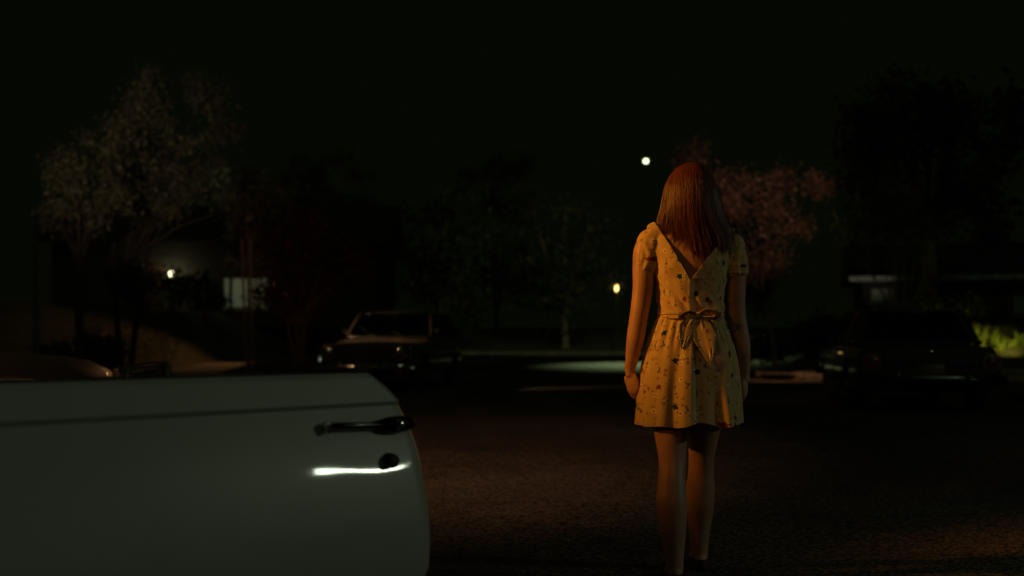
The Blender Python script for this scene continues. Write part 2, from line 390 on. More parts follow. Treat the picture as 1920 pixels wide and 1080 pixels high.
def hand(mb, wrist, down, palm, side=1, curl=0.5, scale=1.0):
    """down: finger direction, palm: palm normal; thumb on the 'fwd' side"""
    D = Vector(down).normalized(); P = (Vector(palm)-D*Vector(palm).dot(D)).normalized()
    T = D.cross(P).normalized()*side               # towards the thumb
    w0 = Vector(wrist); s = scale
    rot = Matrix((T, P, D)).transposed()
    mb.ball(w0+D*0.045*s, (0.036*s, 0.014*s, 0.052*s), 14, 10, rot)
    mb.ball(w0+D*0.03*s+T*0.016*s+P*0.006, (0.016*s, 0.014*s, 0.034*s), 10, 8, rot)
    mb.tube([w0-D*0.03, w0+D*0.02], [(0.021*s), (0.022*s)], 12)
    tips = []
    for i, (off, L) in enumerate([(0.027, 0.066), (0.009, 0.074), (-0.009, 0.069), (-0.026, 0.054)]):
        p = w0+D*(0.078-0.004*abs(i-1))*s+T*off*s; pts = [p-D*0.02, p]; a = 0.25*curl+0.06*i
        for k, fr in enumerate((0.45, 0.30, 0.25)):
            a += curl*(0.45 if k else 0.35)+0.05*i
            dd = (D*math.cos(a)+P*math.sin(a)+T*(0.05-0.035*i)).normalized(); p = p+dd*L*fr*s; pts.append(p)
        mb.tube(pts, [0.0085*s, 0.0088*s, 0.0082*s, 0.0074*s, 0.0058*s], 8); mb.ball(pts[-1], 0.006*s, 8, 6); tips.append(pts)
    p = w0+D*0.022*s+T*0.026*s; a = T*0.55+D*0.8+P*0.35; a.normalize(); b = (D*0.95+P*0.35+T*0.1).normalized()
    q = [p, p+a*0.030*s, p+a*0.030*s+b*0.030*s, p+a*0.030*s+b*0.052*s]
    mb.tube(q, [0.012*s, 0.0105*s, 0.0095*s, 0.007*s], 8); mb.ball(q[-1], 0.0072*s, 8, 6)
    return tips

def make_person():
    root = empty('person', (WX, WY, 0), R(0))
    tag(root, 'woman seen from behind with long auburn hair and short yellow floral dress', 'person')
    b = MB()
    # torso, hips to neck  (camera is on the -y side, she faces +y)
    b.rings(spline([(0.74, 0, 0, .150, .095), (.80, -.003, 0, .168, .112), (.86, -.003, 0, .172, .120), (.92, -.003, 0, .166, .112), (.98, -.003, 0, .146, .098), (1.05, -.002, .004, .120, .084),
             (1.12, 0, .004, .122, .086), (1.20, 0, .002, .134, .094), (1.27, 0, .0, .142, .096), (1.325, 0, -.004, .150, .086), (1.362, 0, -.008, .148, .070), (1.388, 0, -.008, .112, .056), (1.412, 0, -.004, .066, .05)], 3), 28, p=2.2)
    b.tube([(0, -.006, 1.37), (0.002, -.002, 1.42), (0.004, .006, 1.50)], [.060, .052, .053], 16)
    for s in (-1, 1):                                   # shoulder blades and trapezius
        b.ball((s*.075, -.060, 1.29), (.045, .028, .065), 14, 10)
        b.tube([(0.0, -.01, 1.425), (s*.07, -.008, 1.395), (s*.155, -.004, 1.358-(.012 if s > 0 else 0))], [.040, .042, .040], 12)
        b.ball((s*.052, .070, 1.24), (.05, .045, .05), 14, 10)
        b.ball((s*.075, -.060, .86), (.078, .07, .085), 16, 12)
    # head and face (turned away, chin a little down)
    hd = Matrix.Rotation(R(-3), 3, 'Y') @ Matrix.Rotation(R(-6), 3, 'X'); hc = Vector((0.004, 0.012, 1.545))
    H = lambda x, y, z: hc+hd @ Vector((x, y, z))
    b.ball(H(0, -.012, .02), (.071, .088, .088), 24, 18, hd)
    b.ball(H(0, .030, -.035), (.056, .060, .075), 20, 14, hd)
    b.ball(H(0, .062, -.088), (.024, .020, .018), 12, 8, hd)
    b.tube([H(0, .082, .022), H(0, .096, -.006), H(0, .108, -.022)], [.008, .010, .011], 8)
    b.ball(H(0, .098, -.026), (.016, .010, .008), 10, 8, hd)
    b.ball(H(0, .086, -.052), (.024, .010, .006), 10, 8, hd); b.ball(H(0, .085, -.062), (.021, .010, .006), 10, 8, hd)
    for s in (-1, 1):
        b.ball(H(s*.030, .078, .024), (.020, .010, .006), 10, 8, hd); b.ball(H(s*.03, .075, .004), (.0125, .010, .009), 10, 8, hd)
        b.ball(H(s*.042, .055, -.025), (.022, .022, .022), 10, 8, hd); b.ball(H(s*.071, -.004, -.006), (.008, .018, .030), 10, 8, hd)
    # legs: the left one (camera left) trails, the right one steps forward
    def leg(pts, foot_y, toe_dir):
        b.rings(pts, 20)
        x, y = pts[-1][1], pts[-1][2]
    LL = [(.050, -.070, -.115, .032, .036), (.09, -.070, -.112, .033, .038), (.16, -.072, -.108, .040, .046), (.25, -.076, -.105, .052, .058), (.33, -.080, -.097, .057, .064), (.41, -.077, -.080, .050, .056),
          (.47, -.073, -.062, .050, .052), (.53, -.073, -.05, .056, .060), (.62, -.076, -.036, .067, .074), (.72, -.080, -.02, .080, .088), (.82, -.084, -.005, .088, .10)]
    RL = [(.050, .062, .180, .032, .036), (.09, .062, .178, .033, .038), (.16, .061, .172, .040, .046), (.25, .060, .160, .052, .058), (.34, .060, .148, .055, .062), (.41, .060, .135, .049, .054),
          (.47, .060, .120, .049, .052), (.53, .062, .102, .055, .060), (.62, .066, .078, .066, .073), (.72, .072, .046, .079, .087), (.82, .080, .015, .087, .10)]
    LL = [(z, x-.010, y, rx*1.06, ry) for z, x, y, rx, ry in LL]; RL = [(z, x+.004, y, rx*1.07, ry) for z, x, y, rx, ry in RL]
    b.rings(spline(LL)[::-1], 22); b.rings(spline(RL)[::-1], 22)
    for x, y in ((-.080, -.115), (.066, .180)):
        b.ball((x, y-.018, .035), (.030, .034, .034), 12, 8)
        b.tube([(x, y, .045), (x, y+.07, .035), (x, y+.15, .022)], [(.032, .032), (.038, .026), (.034, .018)], 12)
    # arms
    q_ = spline([(*p_, r_) for p_, r_ in zip([(-.160, -.002, 1.352), (-.182, -.004, 1.31), (-.188, -.008, 1.24), (-.192, -.012, 1.16), (-.203, -.014, 1.08), (-.212, -.010, 1.02), (-.220, -.002, .96), (-.229, .010, .90), (-.236, .020, .855), (-.238, .026, .83)], [.044, .046, .045, .041, .038, .037, .036, .030, .0235, .021])], 4); b.tube([p_[:3] for p_ in q_], [p_[3] for p_ in q_], 18)
    q_ = spline([(*p_, r_) for p_, r_ in zip([(.158, -.002, 1.335), (.180, -.002, 1.29), (.180, 0, 1.22), (.180, .002, 1.14), (.184, .004, 1.06), (.194, .008, 1.00), (.208, .016, .94), (.216, .026, .88), (.222, .034, .835), (.223, .038, .81)], [.044, .045, .044, .040, .037, .036, .034, .029, .0235, .021])], 4); b.tube([p_[:3] for p_ in q_], [p_[3] for p_ in q_], 18)
    tl = hand(b, (-.238, .026, .828), (0.18, .05, -1), (.80, .60, .1), side=-1, curl=0.75, scale=1.02)
    hand(b, (.223, .038, .808), (0.02, .12, -1), (-.85, .40, .1), side=1, curl=0.65, scale=0.98)
    me = remesh(b, 0.0042, 5); me.materials.append(M['skin'])
    link('body', me, root, True, 180)
    # eyes
    for s in (-1, 1):
        e = MB(); e.ball(H(s*.03, .079, .005), .0105, 12, 8); e.build('eye', mat('eye_white', (.7, .68, .62), 0.2), root)
    # ring on the left hand
    rp = tl[2]; p0 = rp[1]; p1 = rp[2]; d = (p1-p0).normalized(); c = p0+d*0.012
    a = d.orthogonal().normalized(); q = d.cross(a); rg = MB()
    rg.tube([c+(a*math.cos(2*PI*i/16)+q*math.sin(2*PI*i/16))*0.0094 for i in range(17)], 0.0016, 6)
    rg.build('finger_ring', M['gold'], root)
    # shoes
    for x, y in ((-.080, -.115), (.066, .180)):
        s_ = MB(); s_.rings([(0.0, x, y+.055, .040, .125), (.012, x, y+.055, .042, .128), (.03, x, y+.05, .040, .124), (.048, x, y+.03, .036, .10)], 24, p=2.4)
        s_.build('shoe', M['shoe'], root)
    # ------------ dress
    d_ = MB()
    d_.rings(spline([(.60, -.006, .0, .208, .165), (.68, -.006, 0, .204, .158), (.76, -.006, 0, .199, .152), (.84, -.005, 0, .190, .146), (.90, -.004, 0, .178, .138), (.96, -.003, 0, .160, .122), (1.01, -.003, 0, .143, .106), (1.05, -.002, .002, .132, .097),
              (1.08, 0, .002, .132, .097), (1.14, 0, .002, .136, .099), (1.20, 0, .0, .144, .105), (1.26, 0, -.002, .150, .110), (1.31, 0, -.006, .154, .103), (1.35, 0, -.010, .160, .086), (1.375, 0, -.010, .150, .072), (1.398, 0, -.008, .118, .058), (1.42, 0, -.004, .07, .05)], 4), 36, p=2.15)
    d_.ball((-.052, .075, 1.24), (.058, .050, .058)); d_.ball((.052, .075, 1.24), (.058, .050, .058))
    for s, dz in ((-1, 0), (1, -.016)):
        d_.tube([(s*.05, -.01, 1.405+dz/2), (s*.10, -.008, 1.388+dz), (s*.155, -.004, 1.365+dz)], [.050, .052, .050], 16)
        d_.ball((s*.160, -.004, 1.345+dz), (.054, .058, .050), 18, 12)
        d_.tube([(s*.150, -.004, 1.352+dz), (s*.166, -.005, 1.31+dz), (s*.174, -.006, 1.27+dz), (s*.179, -.007, 1.235+dz), (s*.182, -.008, 1.220+dz)], [.048, .052, .051, .048, .044], 22)
    me = remesh(d_, 0.006, 6)
    bm = bmesh.new(); bm.from_mesh(me)
    def cut(co, no, sel):
        fs = [f for f in bm.faces if sel(f.calc_center_median())]
        g = set(fs); es = set(e for f in fs for e in f.edges); vv = set(v for f in fs for v in f.verts)
        bmesh.ops.bisect_plane(bm, geom=list(vv)+list(es)+list(g), plane_co=co, plane_no=no, dist=1e-5)
    # back neckline: a deep V
    Vb, Vl, Vr = (-.018, 1.188), (-.140, 1.405), (.142, 1.388)
    def side(p, a, q): return (q[0]-a[0])*(p[1]-a[1])-(q[1]-a[1])*(p[0]-a[0])
    for T in (Vl, Vr):
        dx, dz = T[0]-Vb[0], T[1]-Vb[1]; cut((Vb[0], 0, Vb[1]), (dz, 0, -dx), lambda c: c.y < 0.03 and c.z > 1.15 and abs(c.x) < .16)
    inb = lambda c: c.y < 0.012 and c.z > 1.18 and side((c.x, c.z), Vb, Vl) < 0 and side((c.x, c.z), Vb, Vr) > 0
    Fb = (0, 1.29)
    for T in ((-.115, 1.42), (.115, 1.42)):
        dx, dz = T[0]-Fb[0], T[1]-Fb[1]; cut((0, 0, Fb[1]), (dz, 0, -dx), lambda c: c.y > 0.0 and c.z > 1.27)
    inf = lambda c: c.y >= 0.012 and c.z > 1.28 and side((c.x, c.z), Fb, (-.115, 1.42)) < 0 and side((c.x, c.z), Fb, (.115, 1.42)) > 0
    cut((0, 0, .617), (0, 0, 1), lambda c: c.z < .64)
    kill = [f for f in bm.faces if inb(f.calc_center_median()) or inf(f.calc_center_median()) or f.calc_center_median().z < .617]
    bmesh.ops.delete(bm, geom=kill, context='FACES')
    # drop stray islands, keep the big one
    seen = set(); best = []
    bm.verts.ensure_lookup_table()
    for v in bm.verts:
        if v in seen: continue
        comp = [v]; seen.add(v); i = 0
        while i < len(comp):
            for e in comp[i].link_edges:
                o_ = e.other_vert(comp[i])
                if o_ not in seen: seen.add(o_); comp.append(o_)
            i += 1
        if len(comp) > len(best): best = comp
    bs = set(best); bmesh.ops.delete(bm, geom=[v for v in bm.verts if v not in bs], context='VERTS')
    bm.normal_update()
    off = {}
    for v in bm.verts:
        x, y, z = v.co; th = math.atan2(y, x); o_ = 0.0; n = v.normal
        if z < 1.05:                                    # skirt: soft cone folds, deeper towards the hem
            k = (1.05-z)/.43; ph = 1.2*noise.noise(Vector((th*1.3, z*1.5, 0)))
            o_ += k*(.010*math.sin(7*th+ph*2+.6)+.006*math.sin(13*th+3*ph))
            o_ += .004*math.exp(-((z-.98)/.07)**2)*math.sin(26*th+ph*3)          # gathers under the waist
            # diagonal drape from the bow towards the lower right
            if y < 0: o_ += .009*math.exp(-(((x-.03)-(1.02-z)*.26)/.022)**2)*k**.5-.007*math.exp(-(((x-.065)-(1.02-z)*.20)/.02)**2)*k**.5
        elif z < 1.36 and abs(x) < .15:                  # bodice: pulls and wrinkles
            o_ += .0035*noise.noise(Vector((x*18, y*8, z*16)))+.0022*noise.noise(Vector((x*45+z*28, y*9, z*22)))
            o_ += .003*math.sin((x*1.5+z)*90)*math.exp(-((z-1.09)/.035)**2)
        if abs(x) > .135 and z > 1.19:                    # sleeves gathered in small vertical folds
            sx = (x-math.copysign(.18, x)); ta = math.atan2(y, sx)
            o_ += .0028*math.sin(11*ta+6*noise.noise(Vector((z*12, 0, x*3))))*min(1, max(0, (1.36-z)/.08))
            o_ += .0018*noise.noise(Vector((x*60, y*60, z*30)))
            o_ -= .004*math.exp(-((z-1.222-(.0 if x < 0 else -.016))/.008)**2)
        if y < 0:                                         # overlapping back placket: the right side lies deeper
            st_ = min(1, max(0, (x+.012)/.007)); rec = max(0, 1-max(0, x)/.12)
            o_ -= (.013*min(1, max(0, (1.03-z)/.12))+.006*(1.19 > z > 1.03))*st_*rec
        if y < 0 and z > .6: o_ += .0022*math.exp(-((x+.018+(.010 if z < 1.19 else 0)*(1.19-z))/.0045)**2) * (1 if z < 1.19 else 0)   # back seam
        o_ -= .004*math.exp(-((z-1.05)/.008)**2) if abs(x) < .15 else 0                    # waist seam
        off[v] = n*o_
    for v, d in off.items(): v.co += d
    for v in bm.verts:                                    # hem is higher at the back centre, dips to the left
        if v.co.z < .70:
            k = (.70-v.co.z)/.083; x = v.co.x
            v.co.z += k*(.014*math.exp(-((x-.005)/.05)**2)-.006*math.exp(-((x+.10)/.05)**2)+.004*math.sin(x*40))
    bm.to_mesh(me); bm.free()
    me2 = evaluated(me, [('SOLIDIFY', dict(thickness=.0022, offset=1.0))]); me2.materials.clear(); me2.materials.append(dress_mat())
    dress = link('dress', me2, root, True, 50)
    # ------------ sash and bow at the back of the waist
    def ribbon(pts, wd, up=None, name='sash_tail', th=.0022, fold=.5):
        mb = MB(); v = []; f = []; n = 24; k = 8
        P = [Vector(p) for p in pts]
        def ev(t):
            t = t*(len(P)-1); i = min(int(t), len(P)-2); u = t-i; p0, p1, p2, p3 = P[max(i-1, 0)], P[i], P[i+1], P[min(i+2, len(P)-1)]
            return 0.5*((2*p1)+(p2-p0)*u+(2*p0-5*p1+4*p2-p3)*u*u+(3*p1-p0-3*p2+p3)*u**3)
        for i in range(n+1):
            t = i/n; c = ev(t); d = (ev(min(1, t+.02))-ev(max(0, t-.02))).normalized()
            s_ = d.cross(Vector((0, -1, 0)) if up is None else Vector(up)).normalized(); nn = s_.cross(d)
            wi = wd[0]+(wd[1]-wd[0])*t if len(wd) == 2 else (wd[0]+(wd[1]-wd[0])*min(1, t*2) if t < .5 else wd[1]+(wd[2]-wd[1])*(t*2-1))
            for j in range(k+1):
                q = j/k-.5; v.append(c+s_*q*wi+nn*(fold*.006*math.cos(q*9+t*2.5)+.002*math.sin(q*22+t*5)))
        for i in range(n):
            for j in range(k): a = i*(k+1)+j; f.append((a, a+1, a+k+2, a+k+1))
        mb.add(v, f); m_ = evaluated(mb.mesh(name), [('SOLIDIFY', dict(thickness=th, offset=0))]); m_.materials.append(M['print'])
        return link(name, m_, dress, True, 50)
    yb = -.112
    ribbon([(-.128, -.02, 1.055), (-.110, -.072, 1.056), (-.06, -.100, 1.052), (.005, yb-.002, 1.046)], (.022, .034, .020), name='sash')
    ribbon([(.130, -.02, 1.050), (.112, -.072, 1.050), (.07, -.100, 1.046), (.012, yb-.002, 1.046)], (.022, .030, .020), name='sash')
    ribbon([(.008, yb-.008, 1.046), (-.012, yb-.014, 1.034), (-.034, yb-.016, 1.000), (-.046, yb-.020, .955), (-.056, yb-.026, .918)], (.024, .066, .006), fold=.2)
    ribbon([(.012, yb-.008, 1.044), (.022, yb-.012, 1.020), (.036, yb-.020, .96), (.046, yb-.030, .91), (.050, yb-.040, .868)], (.022, .090, .012), fold=.25)
    ribbon([(.010, yb-.006, 1.046), (.040, yb-.020, 1.066), (.072, yb-.018, 1.056), (.078, yb-.010, 1.042), (.045, yb-.012, 1.038), (.010, yb-.006, 1.044)], (.018, .042, .018), fold=.25, name='bow_loop', up=(0, -.5, -.85))
    ribbon([(.006, yb-.006, 1.046), (-.022, yb-.020, 1.060), (-.046, yb-.016, 1.052), (-.050, yb-.008, 1.040), (-.025, yb-.010, 1.036), (.006, yb-.006, 1.044)], (.016, .034, .016), fold=.25, name='bow_loop', up=(0, -.5, -.85))
    kn = MB(); kn.ball((.010, yb-.010, 1.046), (.013, .010, .015), 14, 10); kn.build('bow_knot', M['print'], dress)
    make_hair(root)
    return root

def dress_mat():
    m = mat('floral_dress_cotton', (0.62, 0.43, 0.19), 0.85, spec=0.2); nt = m.node_tree; N = nt.nodes; Lk = nt.links
    p = N['Principled BSDF']; p.inputs['Sheen Weight'].default_value = 0.15
    tc = N.new('ShaderNodeTexCoord'); sx = N.new('ShaderNodeSeparateXYZ'); Lk.new(tc.outputs['Object'], sx.inputs[0])
    def mt(op, a, b=None, c=None):
        n = N.new('ShaderNodeMath'); n.operation = op
        for i, q in enumerate((a, b, c)):
            if q is None: continue
            if hasattr(q, 'links') or hasattr(q, 'is_linked'): Lk.new(q, n.inputs[i])
            else: n.inputs[i].default_value = q
        return n.outputs[0]
    wd = N.new('ShaderNodeTexNoise'); wd.inputs['Scale'].default_value = 85; Lk.new(tc.outputs['Object'], wd.inputs['Vector']); wsp = N.new('ShaderNodeSeparateColor'); Lk.new(wd.outputs['Color'], wsp.inputs[0])
    u0 = mt('MULTIPLY_ADD', wsp.outputs[0], 0.014, mt('MULTIPLY', mt('ARCTAN2', sx.outputs['X'], mt('MULTIPLY', sx.outputs['Y'], -1.3)), 0.165)); v0 = mt('MULTIPLY_ADD', wsp.outputs[1], 0.014, sx.outputs['Z'])
    wn = N.new('ShaderNodeTexNoise'); wn.inputs['Scale'].default_value = 9; Lk.new(tc.outputs['Object'], wn.inputs['Vector'])
    def mixc(fac, a, b):
        n = N.new('ShaderNodeMix'); n.data_type = 'RGBA'; Lk.new(fac, n.inputs[0])
        for sock, q in ((n.inputs[6], a), (n.inputs[7], b)):
            if isinstance(q, tuple): sock.default_value = (*q, 1)
            else: Lk.new(q, sock)
        return n.outputs[2]
    def flowers(scale, seed, rad, petals, th_lo, th_hi, edge=0.25, rx=1.0):
        """mask of flowers in voronoi cells whose random value lies in a range; also distance"""
        cx = N.new('ShaderNodeCombineXYZ'); Lk.new(mt('MULTIPLY_ADD', u0, scale, seed), cx.inputs[0]); Lk.new(mt('MULTIPLY_ADD', v0, scale*rx, seed*1.7), cx.inputs[1])
        vo = N.new('ShaderNodeTexVoronoi'); vo.voronoi_dimensions = '2D'; vo.inputs['Scale'].default_value = 1; vo.inputs['Randomness'].default_value = 0.75
        Lk.new(cx.outputs[0], vo.inputs['Vector'])
        sb = N.new('ShaderNodeVectorMath'); sb.operation = 'SUBTRACT'; Lk.new(cx.outputs[0], sb.inputs[0]); Lk.new(vo.outputs['Position'], sb.inputs[1])
        sp = N.new('ShaderNodeSeparateXYZ'); Lk.new(sb.outputs[0], sp.inputs[0])
        cl = N.new('ShaderNodeSeparateColor'); Lk.new(vo.outputs['Color'], cl.inputs[0])
        ang = mt('ARCTAN2', sp.outputs[1], sp.outputs[0]); r = vo.outputs['Distance']
        pet = mt('COSINE', mt('ADD', mt('MULTIPLY', ang, float(petals)), mt('MULTIPLY', cl.outputs[2], 6.0)))
        pr = mt('MULTIPLY', mt('MULTIPLY_ADD', pet, edge, 1-edge), rad)
        inr = mt('LESS_THAN', r, pr)
        ok = mt('MULTIPLY', mt('GREATER_THAN', cl.outputs[0], th_lo), mt('LESS_THAN', cl.outputs[0], th_hi))
        return mt('MULTIPLY', inr, ok), r, ok, cl
    base = mixc(wn.outputs['Fac'], (0.64, 0.44, 0.19), (0.56, 0.40, 0.18))
    # fine sprigs of leaves and stems
    c = base
    for sc, seed, rx, lo, col in ((30, 3.3, 0.42, 0.72, (0.09, 0.11, 0.10)), (26, 7.1, 2.1, 0.76, (0.12, 0.10, 0.09)), (34, 11.9, 0.8, 0.8, (0.30, 0.07, 0.04))):
        mk, _, _, _ = flowers(sc, seed, 0.23, 3, lo-.05, 1.1, 0.45, rx); c = mixc(mk, c, col)
    # pale daisies: light ring with a red heart
    mk, r, ok, cl = flowers(24, 21.7, 0.23, 6, 0.70, 1.1, 0.18); c = mixc(mk, c, (0.82, 0.76, 0.60))
    c = mixc(mt('MULTIPLY', mt('LESS_THAN', r, 0.11), ok), c, (0.62, 0.42, 0.18)); c = mixc(mt('MULTIPLY', mt('LESS_THAN', r, 0.06), ok), c, (0.30, 0.05, 0.03))
    # larger red and dark teal flowers
    mk, r, ok, cl = flowers(15, 5.2, 0.18, 5, 0.60, 0.85, 0.2); c = mixc(mk, c, (0.22, 0.03, 0.03))
    mk, r, ok, cl = flowers(14, 33.4, 0.18, 5, 0.58, 0.84, 0.2); c = mixc(mk, c, (0.012, 0.045, 0.05))
    Lk.new(c, p.inputs['Base Color'])
    # weave
    n = N.new('ShaderNodeTexNoise'); n.inputs['Scale'].default_value = 350; b = N.new('ShaderNodeBump'); b.inputs['Strength'].default_value = 0.15; b.inputs['Distance'].default_value = 0.002
    Lk.new(tc.outputs['Object'], n.inputs['Vector']); Lk.new(n.outputs['Fac'], b.inputs['Height']); Lk.new(b.outputs['Normal'], p.inputs['Normal'])
    M['print'] = m
    return m

def make_hair(root):
    m = mat('auburn_hair', (0.23, 0.060, 0.022), 0.43, spec=0.6)
    nt = m.node_tree; p = nt.nodes['Principled BSDF']; g = nt.nodes.new('ShaderNodeNewGeometry'); r = nt.nodes.new('ShaderNodeValToRGB')
    r.color_ramp.elements[0].color = (0.075, 0.019, 0.009, 1); r.color_ramp.elements[1].color = (0.19, 0.050, 0.022, 1)
    nt.links.new(g.outputs['Random Per Island'], r.inputs['Fac']); nt.links.new(r.outputs['Color'], p.inputs['Base Color'])
    rng = random.Random(3)
    # silhouette rings: z, cx, half width, half depth, cy
    T = [(1.664, .003, .004, .004, .012), (1.656, .003, .030, .036, .010), (1.640, .002, .056, .066, .006), (1.608, .000, .082, .092, .002), (1.565, .000, .100, .108, -.004), (1.50, .003, .113, .112, -.008),
         (1.44, .006, .128, .106, -.012), (1.40, .014, .146, .100, -.012), (1.365, .026, .160, .098, -.010), (1.33, .034, .168, .102, -.008), (1.28, .036, .160, .106, -.006)]
    def prof(z):
        for a, b in zip(T, T[1:]):
            if b[0] <= z <= a[0]:
                u = (a[0]-z)/(a[0]-b[0]); return [a[i]+(b[i]-a[i])*u for i in range(5)]
        return T[-1]
    def endz(x):
        k = [(-.2, 1.385), (-.14, 1.372), (-.10, 1.362), (-.075, 1.335), (-.06, 1.300), (0.01, 1.292), (.024, 1.312), (.040, 1.362), (.062, 1.345), (.075, 1.322), (.10, 1.318), (.13, 1.345), (.21, 1.338)]
        for a, b in zip(k, k[1:]):
            if a[0] <= x <= b[0]: return a[1]+(b[1]-a[1])*(x-a[0])/(b[0]-a[0])
        return 1.35
    def pt(phi, z, dep):
        # phi: -90 = straight back
        _, cx, rx, ry, cy = prof(z)
        xx, yy = math.cos(phi), math.sin(phi)
        xx = math.copysign(abs(xx)**.92, xx)
        return Vector((cx+rx*xx*dep, cy+ry*yy*dep, z))
    def zs(ze, n, up=1.663):
        # dense at the crown, where the surface is nearly horizontal
        return [up-(up-ze)*((i/n)**1.7) for i in range(n+1)]
    def xof(phi): return .014+.15*math.cos(phi)
    mb = MB()
    # underlying mass
    v = []; f = []; n = 72; k = 26
    for j in range(n+1):
        phi = R(-212)+R(244)*j/n; ze = endz(xof(phi))+.022
        for i, z in enumerate(zs(ze, k)):
            q = pt(phi, z, .93+.02*noise.noise(Vector((phi*9, z*3, 1))))
            if i > k-5: q = q.lerp(Vector((.01, 0, z)), .04*(i-k+5))
            v.append(q)
    for j in range(n):
        for i in range(k): a = j*(k+1)+i; f.append((a, a+1, a+k+2, a+k+1))
    mb.add(v, f)
    # locks
    for s in range(5200):
        phi = R(-214+248*rng.random()); dep = .94+.065*rng.random()**.8
        clump = noise.noise(Vector((phi*6, 0, 0)))
        ze = endz(xof(phi))+rng.gauss(0, .018)-.02*max(0, clump)
        if rng.random() < .12: ze += .03*rng.random()
        sw = rng.gauss(0, .032)+.09*clump; nn = 13; pts = []; rd = []
        # sweep: hair left of the centre falls in an arc towards the right
        arc = .36*math.exp(-((phi+R(125))/.55)**2)
        z0 = 1.663-.012*rng.random()
        for i, z in enumerate(zs(ze, nn, z0)):
            t = i/nn; ph = phi+sw*t+arc*(t**1.6)*(1 if phi > -2.6 else 0)+.012*math.sin(t*7+s)
            q = pt(ph, z, dep*(1+.012*math.sin(t*5+s*1.3)))
            if t > .82: q.x -= (q.x-.02)*.10*(t-.82)/.18*abs(math.sin(s*7.7)); q.y += .006*(t-.82)/.18
            pts.append(q); rd.append(.0014*(1-.75*max(0, (t-.6)/.4)) if i else .0008)
        mb.tube(pts, rd, 4, cap=False)
    # flyaways
    for s in range(130):
        phi = R(-205+230*rng.random()); ze = endz(xof(phi))+rng.gauss(0, .03); pts = []
        a1 = rng.random()*6
        for i, z in enumerate(zs(max(1.30, ze), 12)):
            t = i/12; pts.append(pt(phi+rng.gauss(0, .004)+.10*math.sin(a1+t*3)*t, z, 1.005+.085*t*math.sin(a1)**2))
        mb.tube(pts, .0006, 3, cap=False)
    o = mb.build('hair', m, root, True, 180)
    return o

make_person()

